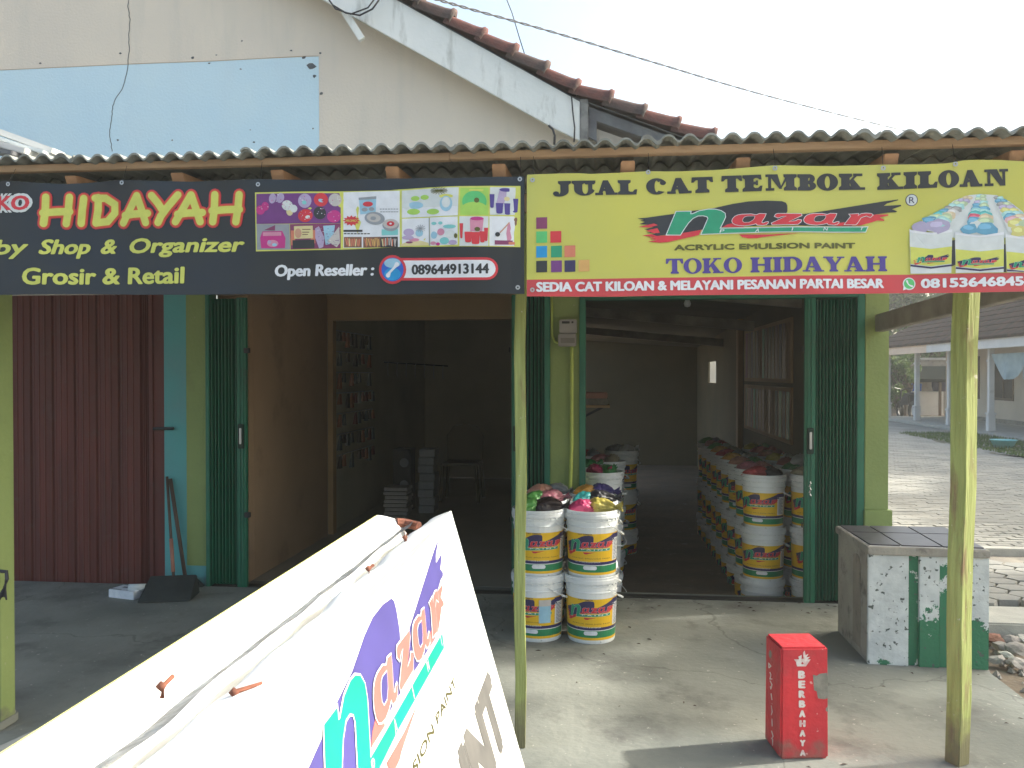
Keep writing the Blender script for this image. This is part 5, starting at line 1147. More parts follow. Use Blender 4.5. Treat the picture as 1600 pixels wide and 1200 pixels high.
for y, s_ in ((250,((105,-22),(128,8),(108,25),(106,-20))),(355,((118,-35),(128,-10),(118,30),(140,30))),(430,((120,-25),(138,10),(128,55),(122,30))),(560,((130,-30),(138,30))),(690,((132,-40),(140,20),(132,50))),(820,((138,-40),(140,30))),(930,((135,-30),(150,20),(135,45))),(1010,((145,-30),(145,30)))):
    for a, c in zip(s_, s_[1:]): ink.stroke([zs(a[0], y+a[1]), zs(c[0], y+c[1])], 1.5, 'box_letter', 1+.03*len(ink.it))
ink.emit('faded_side_lettering', rbx, onside, edge=0)

# ------------------------------------------------------------ meter, conduit
mt = thing('electricity_meter', 'grey electricity meter box with glass front mounted on the lime pilaster', 'meter', (xw(885), FW-.06, zw(885,540)))
def pb(nm, par, pa, pb_, ya_, yb2, m, bev=.004):
    a = onY(pa[0], pa[1], ya_); c = onY(pb_[0], pb_[1], ya_); b = B(); b.box((a.x,ya_,c.z),(c.x,yb2,a.z)); return b.build(nm, m, par, bev=bev)
pb('case', mt, (874,499), (901,521), FW-.11, FW-.031, 'meter_case', .006); pb('terminal_cover', mt, (872,521.5), (900,541), FW-.125, FW-.031, 'meter_case', .006)
pb('display', mt, (878,502), (890,505.5), FW-.1125, FW-.1105, 'black_metal', .0005); pb('window', mt, (876,528), (898,536), FW-.1275, FW-.1255, 'meter_glass', .0005); pb('button', mt, (893,502), (896,505), FW-.1125, FW-.1105, 'black_metal', .0005)
b = B(); b.tube([onY(893,541,FW-.05), onY(893.5,552,FW-.05), onY(893,700,FW-.048), onY(890,790,FW-.048), onY(889,905,FW-.048)], .012, 8); b.build('conduit', 'conduit_lime', None, smooth=True, label='lime painted conduit running down the pilaster from the meter', cat='conduit')
b = B(); b.tube([onY(862,455,FW-.045), onY(862.5,500,FW-.045), onY(863,525,FW-.045), onY(867,534,FW-.05), onY(874,536,FW-.06)], .008, 8); b.build('supply_cable', 'conduit_lime', None, smooth=True, label='lime painted cable bending into the left of the meter', cat='cable')

# ------------------------------------------------------------ dustpan, broom, cartons
dpn = thing('dustpan', 'dark long handled dustpan lying on the porch against the turquoise pier', 'dustpan', (-2.8, 5.2, 0))
A_ = lambda px, py, z=0: onZ(px, py, z)
c0 = [A_(210,938,.005), A_(222,945,.004), A_(282,944,.004), A_(308,926,.012), A_(296,918,.06), A_(272,910,.11), A_(262,917,.09), A_(245,930,.05)]
b = B(); base = [A_(212,944,.003), A_(280,945,.003), A_(310,926,.003), A_(262,930,.003)]
top = [A_(212,944,.012), A_(280,945,.012), A_(312,926,.02), A_(245,931,.045)]
pts = [Vector((-.17,-.10,.004)),Vector((.16,-.12,.004)),Vector((.19,.10,.004)),Vector((-.15,.12,.004)),Vector((-.17,-.10,.012)),Vector((.16,-.12,.012)),Vector((.17,.10,.13)),Vector((-.13,.12,.13))]
ctr = Vector((A_(262,935).x, A_(262,935).y, 0)); Mz = Matrix.Rotation(R(18), 3, 'Z')
b.hexa([Mz @ p+ctr for p in pts]); b.build('pan', 'dustpan', dpn, bev=.012)
hp = Mz @ Vector((.02,.10,.11))+ctr; ht = onY(261, 745, FW-.06)
b = B(); b.tube([hp, hp.lerp(ht,.5)+Vector((.0,0,-.004)), ht], .010, 8); b.build('handle', 'broom_wood', dpn, smooth=True)
b = B(); b.tube([hp.lerp(ht,.06), hp.lerp(ht,.38)], .0135, 8); b.build('handle_sleeve', 'orange_strip', dpn, smooth=True)
brm = thing('broom', 'dark wooden broom handle leaning on the turquoise pier behind the dustpan', 'broom', (-2.72, 5.5, 0))
ha = onZ(291, 912, .02); b = B(); b.tube([ha, onY(266, 748, FW-.045)], .014, 8); b.build('handle', 'broom_wood', brm, smooth=True)
b = B(); b.hexa([ha+Vector(p) for p in ((-.05,-.03,-.02),(.13,-.02,-.02),(.13,.04,-.02),(-.05,.05,-.02),(-.03,-.015,.06),(.05,-.015,.06),(.05,.02,.06),(-.03,.02,.06))]); b.build('brush_head', 'dustpan', brm, bev=.01)
cr_ = thing('carton', 'small white printed carton lying flat before the maroon shutter', 'carton', (-3.2,5.3,0))
a = onZ(165,935,0); ctr = a+Vector((.13,.06,0)); b = B(); b.box((ctr.x-.115,ctr.y-.06,.0),(ctr.x+.10,ctr.y+.07,.055), rz=R(-14)); b.build('box', 'carton', cr_, bev=.003)
b = B(); b.box((ctr.x-.105,ctr.y-.05,.0555),(ctr.x-.02,ctr.y-.042,.0565), rz=R(-14), c=(ctr.x,ctr.y,0)); b.box((ctr.x-.06,ctr.y+.01,.0555),(ctr.x+.03,ctr.y+.03,.0565), rz=R(-8), c=(ctr.x,ctr.y,0)); b.build('print', 'ink_black', cr_)
b = B(); b.tube([ctr+Vector((.02,-.035,.068)), ctr+Vector((.125,-.01,.068))], .026, 12); b.build('tape_roll', 'ink_pale', cr_, smooth=True)
b = B(); b.tube([ctr+Vector((.1255,-.01,.068)), ctr+Vector((.129,-.0095,.068))], .021, 12); b.build('tape_core', 'black_metal', cr_)
cr2_ = thing('carton', 'crumpled white carton between the shutter and the dustpan', 'carton', (-3.0,5.35,0))
a = onZ(232,932,0); b = B(); b.hexa([a+Vector(p) for p in ((0,0,0),(.11,.02,0),(.14,.12,0),(.02,.10,0),(-.01,-.01,.05),(.10,0,.06),(.13,.12,.08),(.0,.12,.07))]); b.build('box', 'carton', cr2_, bev=.004)
b = B(); b.hexa([a+Vector(p) for p in ((.015,-.006,.012),(.045,-.002,.012),(.045,.0,.012),(.015,-.003,.012),(.01,-.012,.04),(.045,-.006,.04),(.045,-.004,.04),(.01,-.009,.04))]); b.build('print', 'ink_black', cr2_)
b = B()
for k_ in range(4):
    pts = [onY(12,892,3.215)+Vector((-.06,0,0)), onY(10,893,3.21), onY(11-k_,905+3*k_,3.20), onY(4+2*k_,925+4*k_,3.205), onY(-2+3*k_,936-2*k_,3.21)]
    b.tube(pts, .0035 if k_ else .008, 5)
b.build('tied_wire', 'cable_black', None, label='black wire tied round the left edge post', cat='wire')

flat('chart_a', (.20,.17,.12)); flat('chart_b', (.12,.10,.13)); flat('chart_c', (.10,.14,.13))
# ------------------------------------------------------------ left room goods (dim)
rk = thing('hanging_rack', 'wire display rack with small packets hanging on the side wall of the dark bay', 'rack', (LX, 8.2, .6))
for i in range(7):
    z = 1.92-i*.2; b = B(); b.tube([(LX+.03,7.7,z),(LX+.03,9.0,z)], .006, 5); b.build('rail', 'steel', rk)
gm = ['pk_a','pk_b','pk_c','pk_d','pk_e','pk_d','pk_e','pk_a']
gr_ = random.Random(4)
for i in range(7):
    for j in range(10):
        if gr_.random() < .22: continue
        z = 1.92-i*.2; y = 7.76+j*.13; h = gr_.uniform(.07,.14); b = B(); b.hexa([(LX+.02,y,z-h-.02),(LX+.05,y,z-h-.02),(LX+.055,y+.07,z-h-.02),(LX+.02,y+.07,z-h-.02),(LX+.04,y+.01,z-.01),(LX+.05,y+.01,z-.01),(LX+.05,y+.06,z-.01),(LX+.04,y+.06,z-.01)])
        b.build('packet', gr_.choice(gm), rk)
hk = thing('hook_rail', 'rail with a row of pale hanging hooks across the dark bay', 'hook rail', (-1.6, 9.3, 1.5))
a = onY(600,566,9.3); c = onY(700,572,9.3); b = B(); b.tube([a, c], .008, 6); b.build('rail', 'black_metal', hk)
for i in range(7):
    p_ = a.lerp(c, (i+.5)/7); b = B(); b.tube([p_, p_+Vector((0,-.03,-.01)), p_+Vector((0,-.035,-.13)), p_+Vector((.01,-.05,-.15))], .005, 5); b.build('hook', 'steel', hk)
def bx3(nm, lab, cat, px0, px1, py0, py1, y, d, m, rows_=0):
    a = onY(px0, py1, y); c = onY(px1, py0, y); t = thing(nm, lab, cat, ((a.x+c.x)/2, y, max(a.z,-.012)))
    if not rows_: b = B(); b.box((a.x,y,a.z),(c.x,y+d,c.z)); b.build('case', m, t, bev=.008)
    else:
        h = (c.z-a.z)/rows_
        for i in range(rows_): b = B(); e = .008*((i*7) % 3-1); b.box((a.x+e,y,a.z+i*h+.004),(c.x+e,y+d,a.z+(i+1)*h-.004)); b.build('box', m, t, bev=.004)
    return t, a, c
zf = lambda px, y: 0
bx3('box_stack', 'stack of flat pale boxes on the floor of the dark bay', 'box stack', 600, 636, 762, 812, 8.6, .25, 'ink_faded', 8)
t, a, c = bx3('loudspeaker', 'dark loudspeaker with two pale cones standing behind the flat boxes', 'loudspeaker', 614, 641, 702, 800, 9.0, .25, 'ink_black')
for zz in (.35,.70): b = B(); b.lathe([(0,0),(.045,.0),(.05,.006),(.0,.008)], n=16); me_ = b; b2 = B(); b2.v = [(x+(a.x+c.x)/2+.03, 9.0-z-.001, y+a.z+(c.z-a.z)*zz+.06) for x, y, z in b.v]; b2.f = b.f; b2.m = b.m; b2.build('cone', 'ink_grey', t)
bx3('carton_stack', 'tall stack of grey cartons beside the loudspeaker in the dark bay', 'carton stack', 654, 678, 702, 815, 8.9, .25, 'ink_grey', 9)
ch = thing('plastic_chair', 'dark plastic chair standing at the back of the dark bay', 'chair', (-1.15, 9.9, 0))
cx, cy0 = onY(722,700,9.9).x, 9.9
b = B(); b.box((cx-.22,cy0-.22,.42),(cx+.22,cy0+.22,.45)); b.build('seat', 'interior_wall', ch, bev=.01)
pts = [(-.22,.45),(.22,.45),(.23,.75),(.15,.86),(0,.89),(-.15,.86),(-.23,.75)]
b = B(); b.prism(pts, lambda q: (cx+q[0],cy0+.2+.1*(q[1]-.45),q[1]), lambda q: (cx+q[0],cy0+.225+.1*(q[1]-.45),q[1])); b.build('backrest', 'interior_wall', ch, bev=.006)
for sx in (-1,1):
    for sy in (-1,1): b = B(); b.bar((cx+sx*.2,cy0+sy*.19,.42),(cx+sx*.23,cy0+sy*.22,-.01),.03,.03); b.build('leg', 'interior_wall', ch)
sh = thing('wall_shelf', 'narrow wall shelf inside the paint bay left of the aisle', 'shelf', (-.2, 6.9, 1.1))
a = onY(914,637,6.9); c = onY(953,630,6.9); b = B(); b.box((LR+.09,6.9,a.z),(c.x,7.2,a.z+.02)); b.build('board', 'interior_header', sh)
b = B(); b.bar((LR+.10,7.05,a.z-.18),(c.x-.06,7.05,a.z-.001),.02,.02); b.build('bracket', 'black_metal', sh)
b = B(); b.box((c.x-.30,6.93,a.z+.0205),(c.x-.015,7.15,a.z+.075)); b.build('parcel', 'worn_concrete', None, bev=.006, label='grey parcel on the shelf inside the paint bay', cat='parcel')
b = B(); b.box((c.x-.32,6.93,a.z+.0755),(c.x-.02,7.15,a.z+.125)); b.build('parcel', 'orange_strip', None, bev=.006, label='orange parcel on top of the grey one on the shelf', cat='parcel')
for k_, (y0, y1, z0, z1) in enumerate(((7.75,10.2,1.42,2.02),(7.75,10.2,.86,1.38))):
    cc = thing('colour_chart', ('upper','lower')[k_]+' framed paint colour chart with vertical stripes on the right inner wall', 'colour chart', (RX, 9, z0))
    b = B(); b.box((RX-.02,y0,z0),(RX-.002,y1,z1)); b.build('frame', 'interior_header', cc)
    for i in range(14):
        ya2 = y0+.06+i*(y1-y0-.12)/14; b = B(); b.box((RX-.023,ya2,z0+.04),(RX-.0205,ya2+.125,z1-.04)); b.build('colour_strip', gr_.choice(['interior_brown','ink_brown','ink_dark_olive','chart_a','chart_b','ink_plum','ink_dark_olive','chart_c','ink_green','ink_brown','chart_b']), cc)
lp_ = thing('light_bulb', 'unlit white bulb hanging under the ceiling of the paint bay', 'bulb', (onY(1074,475,7.0).x, 7.0, 1.9))
q = onY(1074,480,7.0); b = B(); b.lathe([(0,0),(.022,.006),(.03,.03),(.02,.055),(.014,.075),(.014,.10),(0,.10)], c=(q.x,7.0,q.z), n=14); b.build('bulb', 'ink_white', lp_, smooth=True)
b = B(); b.tube([(q.x,7.0,q.z+.10),(q.x,7.0,2.5)], .004, 5); b.build('cord', 'black_metal', lp_)

# ------------------------------------------------------------ cables, bracket, left awning
def twisted(nm, pts, r, lab):
    n_ = 160; P = []
    pts = [Vector(p) for p in pts]
    b = B()
    def at(t):
        s = t*(len(pts)-1); i = min(int(s), len(pts)-2); u = s-i; p0 = pts[max(i-1,0)]; p1 = pts[i]; p2 = pts[i+1]; p3 = pts[min(i+2,len(pts)-1)]
        return .5*((2*p1)+(-p0+p2)*u+(2*p0-5*p1+4*p2-p3)*u*u+(-p0+3*p1-3*p2+p3)*u**3)
    for ph in (0, math.pi):
        b.tube([at(i/n_)+Vector((math.cos(i*.9+ph)*r*.2, math.sin(i*.9+ph)*r*.9, math.cos(i*.9+ph)*r*.9)) for i in range(n_+1)], r*.75, 5)
    b.build(nm, 'cable_black', None, label=lab, cat='cable')
twisted('power_cable', [onY(640,-14,6.5), onY(720,10,7.5), onY(870,52,9.5), onY(1030,100,12), onY(1200,150,15), onY(1400,201,20), onY(1560,238,26)], .009, 'thick twisted black power cable sweeping down across the sky')
b = B(); b.tube([onY(784,-20,9), onY(800,20,9), onY(812,60,9), onY(822,92,9.2)], .006, 5); b.build('thin_wire', 'cable_black', None, label='thin black wire crossing the power cable above the roof', cat='cable')
br = thing('cable_bracket', 'white weathered bracket under the gable bargeboard with a loop of black cable', 'bracket', (onY(550,30,5.45).x, 5.45, 3.9))
b = B(); b.bar(onY(538,18,5.44), onY(566,62,5.44), .03, .045); b.build('arm', 'white_board', br, bev=.003)
b = B(); b.tube([onY(510,-6,5.42), onY(520,8,5.42), onY(540,20,5.41), onY(562,24,5.40), onY(582,14,5.41), onY(592,0,5.42), onY(594,-10,5.42)], .006, 6); b.tube([onY(508,-10,5.40), onY(524,14,5.40), onY(548,22,5.39), onY(575,12,5.40), onY(590,-8,5.40)], .005, 6); b.build('cable_loop', 'cable_black', br, smooth=True)
b = B(); b.tube([onY(893,150,5.455), onY(895,175,5.455), onY(898,200,5.455), onY(897,222,5.455)], .005, 5); b.tube([onY(857,196,5.45), onY(864,202,5.45), onY(867,212,5.45), onY(866,226,5.45)], .008, 5); b.build('drop_cable', 'cable_black', None, smooth=True, label='black cable dropping over the lower end of the white bargeboard', cat='cable')
aw = thing('metal_awning', 'pale metal awning edge with light slats above the left end of the canopy', 'awning', (-3.4, 4.4, 2.9))
for i, (pa, pc, w, m) in enumerate((((-30,196),(92,240),.05,'house_white'),((-30,208),(78,242),.03,'ink_pale'),((-30,219),(50,240),.05,'house_white'),((-30,232),(30,243),.04,'grey_board'))):
    b = B(); b.bar(onY(pa[0],pa[1],4.6-.05*i), onY(pc[0],pc[1],4.6-.05*i), .12, w*.7); b.build('slat', m, aw, bev=.004)
b = B(); b.tube([onY(8,224,4.55), onY(9,240,4.55)], .008, 6); b.build('peg', 'black_metal', aw)

# ------------------------------------------------------------ litter on the porch
lr_ = random.Random(31); b = B()
for _ in range(150):
    x = lr_.uniform(-2.4,1.9); y = lr_.choice((lr_.uniform(2.6,5.5), lr_.uniform(5.35,5.6))); s = lr_.uniform(.003,.011); a = lr_.uniform(0,6.28); c_, s2 = math.cos(a)*s, math.sin(a)*s
    b.add([(x-c_*1.8,y-s2*1.8,.001),(x+s2*.6,y-c_*.6,.002+s*.5),(x+c_*1.8,y+s2*1.8,.002),(x-s2*.6,y+c_*.6,.001+s*.4)], [(0,1,2,3)])
b.build('litter', 'broom_wood', kind='stuff', label='small dry leaves and grit scattered on the porch floor')
# ------------------------------------------------------------ rubble beside the bench
rg = random.Random(9)
def rock(c, s, m, seed):
    bm = bmesh.new(); bmesh.ops.create_icosphere(bm, subdivisions=2, radius=1)
    for v in bm.verts:
        k_ = 1+.45*noise.noise(v.co*1.3+Vector((seed,0,0))); v.co = Vector((v.co.x*s[0], v.co.y*s[1], v.co.z*s[2]))*k_
        v.co.z = max(v.co.z, -s[2]*.45)
    me = bpy.data.meshes.new('rubble_stone'); bm.to_mesh(me); bm.free(); me.materials.append(MATS[m]); o = bpy.data.objects.new('rubble_stone', me); put(o); o.location = c; o.rotation_euler = (0,0,seed); return o
spots = [(1552,1003,.07,'brick_rubble','reddish'),(1565,1015,.06,'stone','grey'),(1578,1004,.06,'stone','pale'),(1590,1020,.08,'stone','grey'),(1560,1035,.05,'stone','grey'),(1572,1028,.05,'pale_concrete','whitish'),(1588,1040,.06,'stone','grey'),(1555,990,.045,'stone','grey'),(1597,1002,.06,'pale_concrete','whitish'),(1570,990,.05,'brick_rubble','reddish')]
for i, (px, py, s, m, cn) in enumerate(spots):
    c = onZ(px, py, -.11); o = rock((max(c.x,2.03), c.y, -.115+s*.35), (s, s*rg.uniform(.6,1), s*rg.uniform(.4,.6)), m, i*1.7)
    tag(o, ('largest reddish stone touching the porch edge','rounded grey stone behind the large reddish one','pale stone at the back of the rubble','big grey stone at the right of the rubble','grey stone nearest the porch edge','whitish stone in the middle of the rubble','grey stone at the front right of the rubble','small grey stone against the bench corner','whitish stone at the far right of the rubble','small reddish stone at the back of the rubble')[i], 'stone', 'rubble stones beside the bench')
b = B()
for _ in range(260):
    x = rg.uniform(1.98,2.9); y = rg.uniform(3.9,5.3); s = rg.uniform(.008,.028); z = -.135
    b.add([(x-s,y,z),(x,y-s*.8,z),(x+s,y,z),(x,y+s*.8,z),(x+rg.uniform(-s,s)*.4,y,z+s*1.1)], [(0,1,4),(1,2,4),(2,3,4),(3,0,4)])
b.build('gravel', 'stone', kind='stuff', label='small loose gravel on the dirt beside the porch')

# ------------------------------------------------------------ far house with veranda
hs = thing('veranda_house', 'cream house with white veranda pillars and dark tiled roof across the paved yard', 'house', (10, 25, 0))
def hb(nm, m, a, c, bev=0, lab=None): b = B(); b.box(a, c); return b.build(nm, m, hs, bev=bev, label=lab)
hb('veranda_floor', 'pale_concrete', (9.55,16.5,-.14), (12.5,30.5,.04), .01)
WX = 12.0
wins = [(21.3,23.0),(23.55,24.9),(25.6,26.9),(18.8,20.4),(27.8,29.0)]; z0w, z1w = .72, 2.08
hb('wall', 'house_cream', (WX,16.5,.04), (WX+.15,30.4,z0w)); hb('wall', 'house_cream', (WX,16.5,z1w), (WX+.15,30.4,2.75)); hb('plinth', 'raw_render', (WX-.03,16.5,.04), (WX-.001,30.4,.16))
ys_ = sorted(wins); cur = 16.5
for (a, c) in ys_+[(30.4,30.4)]:
    if a > cur: hb('wall', 'house_cream', (WX,cur,z0w+.001), (WX+.15,a,z1w-.001))
    cur = c
for (a, c) in wins:
    fo = B(); e = .07
    fo.box((WX-.02,a,z0w),(WX+.05,a+e,z1w)); fo.box((WX-.02,c-e,z0w),(WX+.05,c,z1w)); fo.box((WX-.02,a+e,z0w),(WX+.05,c-e,z0w+e)); fo.box((WX-.02,a+e,z1w-e),(WX+.05,c-e,z1w)); m_ = (a+c)/2; fo.box((WX-.015,m_-.03,z0w+e),(WX+.045,m_+.03,z1w-e))
    w_ = fo.build('window', 'brown_frame', hs)
    for s in ((a+e, m_-.03), (m_+.03, c-e)): b = B(); b.box((WX+.0,s[0],z0w+e),(WX+.02,s[1],z1w-e)); b.build('pane', 'dark_glass', w_)
for y in (19.9, 22.55, 25.05, 27.55, 30.2):
    s = B(); s.box((9.94,y-.065,.05),(10.07,y+.065,2.28)); s.box((9.92,y-.085,.041),(10.09,y+.085,.45)); s.box((9.90,y-.10,.46),(10.11,y+.10,.52)); s.box((9.92,y-.085,1.82),(10.09,y+.085,1.88)); s.build('pillar', 'house_white', hs, bev=.01)
hb('fascia', 'house_white', (9.55,14.0,2.14), (9.60,25.6,2.42), .005); hb('fascia', 'fascia_cream', (9.55,25.601,2.14), (9.60,31,2.42), .005)
hb('soffit', 'house_white', (9.605,14,2.30), (WX,31,2.33))
b = B(); b.add([(9.5,13.6,2.42),(9.5,31.4,2.42),(14.8,31.4-4.0,5.4),(14.8,13.6,5.4),(9.5,13.6,2.37),(9.5,31.4,2.37),(14.8,27.4,5.35),(14.8,13.6,5.35)], [(0,1,2,3),(4,7,6,5),(0,4,5,1),(0,3,7,4)]); b.add([(9.5,31.4,2.42),(14.8,27.4,5.4),(20,31.4,2.42)], [(0,1,2)])
mat('far_tiles', (.060,.030,.023), .95, (.018,.014,.014), 4, spec=.1, bump=.6, bscale=14, stretch=(1,1,1)); rfo = b.build('roof', 'far_tiles', hs)
b = B()
for i in range(17):
    x = 9.5+i*.31; z = 2.425+(x-9.5)*.5623; y1 = 31.4-(x-9.5)*.755
    b.add([(x,13.6,z),(x,y1,z),(x,y1,z+.020),(x,13.6,z+.020),(x+.31,13.6,z+.17+.004),(x+.31,y1-.2,z+.17+.004)], [(0,1,2,3),(3,2,5,4)])
b.build('tile_course', 'far_tiles', rfo)
cl = thing('hanging_cloth', 'pale blue cloth slung between veranda pillars of the far house', 'cloth', (10.1, 21.5, 1.2))
b = B(); V = []
for i in range(25):
    t = i/24; y = 22.4-3.2*t; sag = .55*(1-(2*((t*1.0) % .5)/.5-1)**2) if t < .22*2 else .8*(1-((t-.44)/.56*2-1)**2)+.0
    for j in range(7): u = j/6; V.append((9.95+.08*math.sin(i*.9)*u+.03*u, y+.15*u*math.sin(i), 2.02-u*(.12+sag)+.03*math.sin(i*1.3)*u))
b.add(V, [(i*7+j, i*7+j+1, (i+1)*7+j+1, (i+1)*7+j) for i in range(24) for j in range(6)]); b.build('cloth', 'cloth_blue', cl, smooth=True)
tb = thing('washing_tub', 'small turquoise tub on the grass before the veranda', 'tub', (8.9,18.7,.0)); q = onZ(1568,700,0)
b = B(); b.lathe([(.0,.01),(.17,.01),(.24,.16),(.26,.17),(.22,.165),(.16,.03),(0,.03)], c=(q.x,q.y,0), n=18); b.build('tub', 'ink_aqua', tb, smooth=True)

# food stall and things beyond the veranda
sl2 = thing('food_stall', 'dark roofed food stall with pale counter at the end of the yard', 'stall', (12, 33, 0))
q0 = onZ(1405,652,-.05); yy = 33.5
def sp(px, py, y=yy): return onY(px, py, y)
a, c = sp(1408,600), sp(1478,580)
b = B(); x0s, x1s = sp(1404,600).x, sp(1478,600).x; zt, ze = sp(1440,578).z, sp(1440,592).z; xm = (x0s+x1s)/2
b.add([(x0s-.3,yy-.8,ze),(x1s+.3,yy-.8,ze),(x1s+.3,yy+1.6,ze),(x0s-.3,yy+1.6,ze),(xm-1.4,yy+.4,zt+.15),(xm+1.6,yy+.4,zt+.15)], [(0,1,5,4),(2,3,4,5),(1,2,5),(3,0,4),(0,3,2,1)]); b.build('roof', 'tarp_dark', sl2)
b = B(); b.box((x0s-.25,yy-.78,ze-.28),(x1s+.25,yy-.74,ze-.0)); b.v = [(x_, y_, max(z_, ze-.12)) for x_, y_, z_ in b.v]; b.build('valance', 'tarp_dark', sl2)
for xx in (x0s, xm+.4, x1s): b = B(); b.box((xx-.04,yy-.7,-.06),(xx+.04,yy-.62,ze)); b.build('post', 'brown_frame', sl2)
b = B(); b.box((x0s+.5,yy-.3,-.06),(x1s-.2,yy+.4,.85)); b.build('counter', 'house_white', sl2, bev=.01)
b = B(); b.box((x0s,yy+1.4,-.06),(x1s,yy+1.5,1.6)); b.build('back_panel', 'raw_render', sl2)
b = B(); b.lathe([(0,0),(.28,0),(.34,.2),(.30,.55),(.1,.62),(0,.62)], c=(xm+.7,yy,.851), n=16); b.build('cooking_pot', 'ink_navy', None, smooth=True, label='large dark blue pot standing on the counter of the food stall', cat='pot')
b = B(); b.lathe([(0,0),(.16,0),(.19,.25),(.19,.3),(0,.3)], c=(xm-.2,yy,.851), n=14); b.build('water_container', 'ink_blue', None, smooth=True, label='bright blue container on the stall counter left of the pot', cat='container')
mb_ = thing('parked_motorbike', 'dark parked motorbike seen from behind before the food stall', 'motorbike', (sp(1419,650).x, 30.5, 0)); mx = onY(1419,650,30.5).x
for yq in (30.1, 31.3): 
    b = B(); b.tube([(mx+0.05*math.cos(a_*.5236)*0, yq+.27*math.cos(a_*.5236), .24+.27*math.sin(a_*.5236)) for a_ in range(13)], .06, 8, caps=False); b.build('wheel', 'black_metal', mb_, smooth=True)
b = B(); b.hexa([(mx-.10,30.2,.45),(mx+.10,30.2,.45),(mx+.08,31.1,.4),(mx-.08,31.1,.4),(mx-.14,30.1,.80),(mx+.14,30.1,.80),(mx+.08,30.9,.74),(mx-.08,30.9,.74)]); b.build('body', 'ink_black', mb_, bev=.04)
b = B(); b.hexa([(mx-.13,30.0,.801),(mx+.13,30.0,.801),(mx+.11,30.75,.76),(mx-.11,30.75,.76),(mx-.11,30.05,.88),(mx+.11,30.05,.88),(mx+.09,30.7,.83),(mx-.09,30.7,.83)]); b.build('seat', 'black_metal', mb_, bev=.02)
b = B(); b.tube([(mx-.33,30.95,1.02),(mx-.1,31.1,.98),(mx,31.2,.9),(mx+.1,31.1,.98),(mx+.33,30.95,1.02)], .02, 6); b.tube([(mx,31.2,.9),(mx,31.35,.3)], .03, 6); b.build('handlebar', 'black_metal', mb_)
yw = thing('yard_wall', 'grey plastered boundary wall at the far end of the yard', 'wall', (12,36,0)); b = B(); b.box((5,36.5,-.1),(26,36.7,2.1)); b.build('wall', 'raw_render', yw)
b = B(); b.box((5,36.45,2.1),(26,36.75,2.2)); b.build('coping', 'pale_concrete', yw)

# ------------------------------------------------------------ trees and shrubs
def leaf_blob(b, c, rad, n, size, r_, flat_=.8):
    for _ in range(n):
        d = Vector((r_.gauss(0,1), r_.gauss(0,1), r_.gauss(0,1))).normalized()*(r_.random()**.45); p = Vector((c[0]+d.x*rad, c[1]+d.y*rad, c[2]+d.z*rad*flat_))
        n_ = Vector((r_.gauss(0,1), r_.gauss(0,1), r_.gauss(.6,1))).normalized(); a = n_.orthogonal().normalized()*size*r_.uniform(.6,1.2); c_ = n_.cross(a).normalized()*size*.45*r_.uniform(.7,1.2)
        b.mi = 0 if r_.random() < .7 else 1
        b.add([p-a, p+c_, p+a, p-c_], [(0,1,2,3)])
def tree(name, lab, base, h, crown, nb, leaves, size, seed, mats, trunk_r=.16, grp=None, tight=1.0):
    r_ = random.Random(seed); t = thing(name, lab, 'tree' if 'tree' in name else 'shrub', base, group=grp); B0 = Vector(base)
    tr = B(); top = B0+Vector((r_.uniform(-.4,.4), r_.uniform(-.4,.4), h*.62)); tr.tube([B0, B0.lerp(top,.35)+Vector((.08,.05,0)), B0.lerp(top,.7)-Vector((.06,0,0)), top], trunk_r, 9, r2=trunk_r*.5)
    cr = B(); C0 = B0+Vector((0,0,h))
    for i in range(nb):
        d = Vector((r_.gauss(0,1), r_.gauss(0,1), r_.gauss(0,.8))).normalized()*r_.uniform(.35,1); p = C0+Vector((d.x*crown[0], d.y*crown[1], d.z*crown[2]))
        s = B0.lerp(top, r_.uniform(.6,1)); mid = s.lerp(p,.5)+Vector((0,0,-.1)); tr.tube([s, mid, p], trunk_r*.3, 5, r2=.012)
        leaf_blob(cr, p, min(crown)*tight*r_.uniform(.22,.42), leaves//nb, size, r_)
    tr.build('trunk', 'bark', t, smooth=True); cr.build('crown', mats, t, kind='stuff')
    return t
tree('shade_tree', 'leafy tree right of the shop whose shade falls on the porch', (9.4,6.5,-.1), 5.3, (2.8,2.3,1.4), 62, 11500, .10, 2, ['leaf','leaf_dark'], .2, tight=.62)
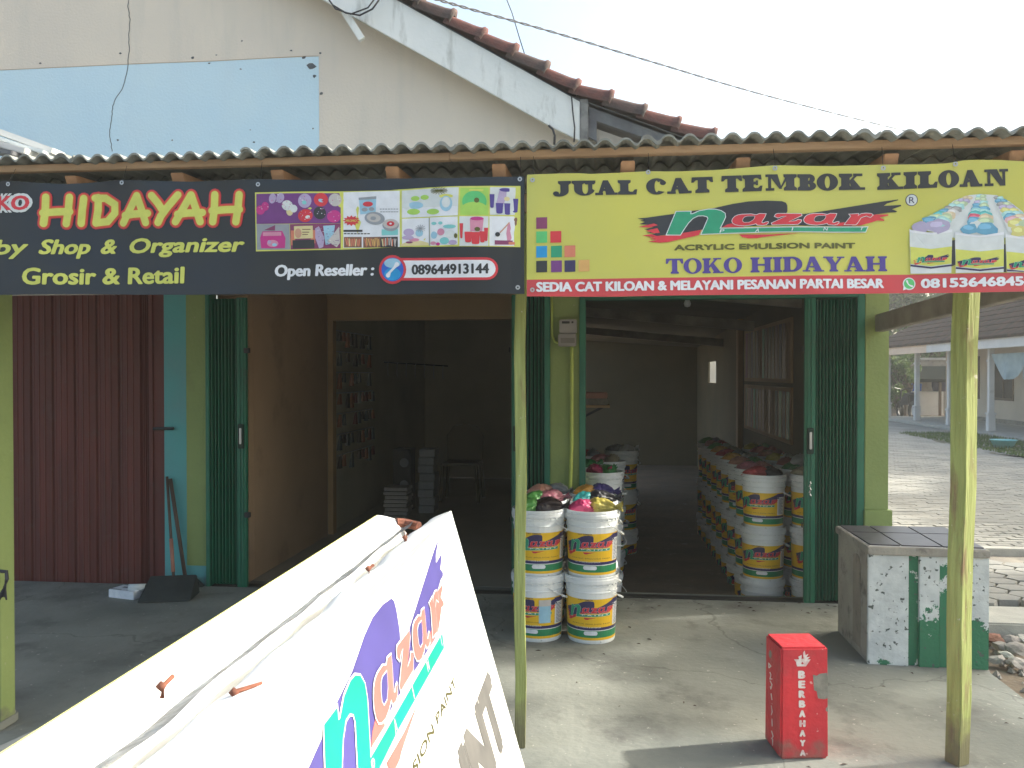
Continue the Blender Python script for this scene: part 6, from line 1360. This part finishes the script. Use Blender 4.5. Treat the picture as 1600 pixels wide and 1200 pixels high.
tree('yard_tree', 'sunlit leafy tree behind the far end of the veranda roof', (15.2,39.5,-.1), 4.0, (3.0,2.5,2.6), 46, 9000, .13, 4, ['leaf','leaf_yellow'], .22, 'trees behind the yard')
tree('yard_tree', 'dark tree behind the food stall left of the sunlit one', (11.6,40.5,-.1), 4.6, (3.0,2.5,2.8), 40, 8000, .14, 5, ['leaf_dark','leaf'], .22, 'trees behind the yard')
tree('yard_tree', 'tall dark tree behind the roof of the far house', (19.0,38.5,-.1), 6.0, (3.6,2.8,3.0), 44, 8000, .15, 6, ['leaf_dark','leaf'], .25, 'trees behind the yard')
for i_, (y_, w_) in enumerate(((13.5,'nearest the road'),(19,'second from the road'),(24.5,'third from the road'),(30,'farthest from the road'))):  # out-of-view row added to throw shade over the upper yard
    tree('tall_shade_tree', 'tall dense tree behind the far house, '+w_, (16.3+.25*i_,y_,-.1), 7.0, (2.4,3.2,2.2), 44, 6500, .28, 8+i_, ['leaf_dark','leaf'], .3, 'tall trees behind the far house')
tree('leaning_tree', 'small sunlit tree rising beside the last veranda pillar', (onY(1404,600,32.6).x,32.6,-.06), 1.75, (.85,.7,.75), 26, 4200, .08, 15, ['leaf_yellow','leaf'], .07); qx = onZ(1400,652,-.06); tree('flowering_shrub', 'small sunlit shrub beside the motorbike at the yard end', (onY(1403,640,31.5).x,31.5,-.06), .75, (.5,.4,.45), 14, 1500, .06, 12, ['leaf_yellow','leaf'], .03)

# ------------------------------------------------------------ thin scattering air, added to lift the blacks like lens flare
hm = bpy.data.materials.new('haze_air'); hm.use_nodes = True; hn = hm.node_tree; hn.nodes.clear()
ho = hn.nodes.new('ShaderNodeOutputMaterial'); hv = hn.nodes.new('ShaderNodeVolumePrincipled')
hv.inputs['Color'].default_value = (.95,.95,.90,1); hv.inputs['Density'].default_value = 0.0032; hv.inputs['Anisotropy'].default_value = .3
hn.links.new(hv.outputs[0], ho.inputs['Volume']); MATS['haze_air'] = hm
b = B(); b.box((-92,-92,-1.2), (92,92,14)); b.build('haze', 'haze_air', None, kind='stuff')
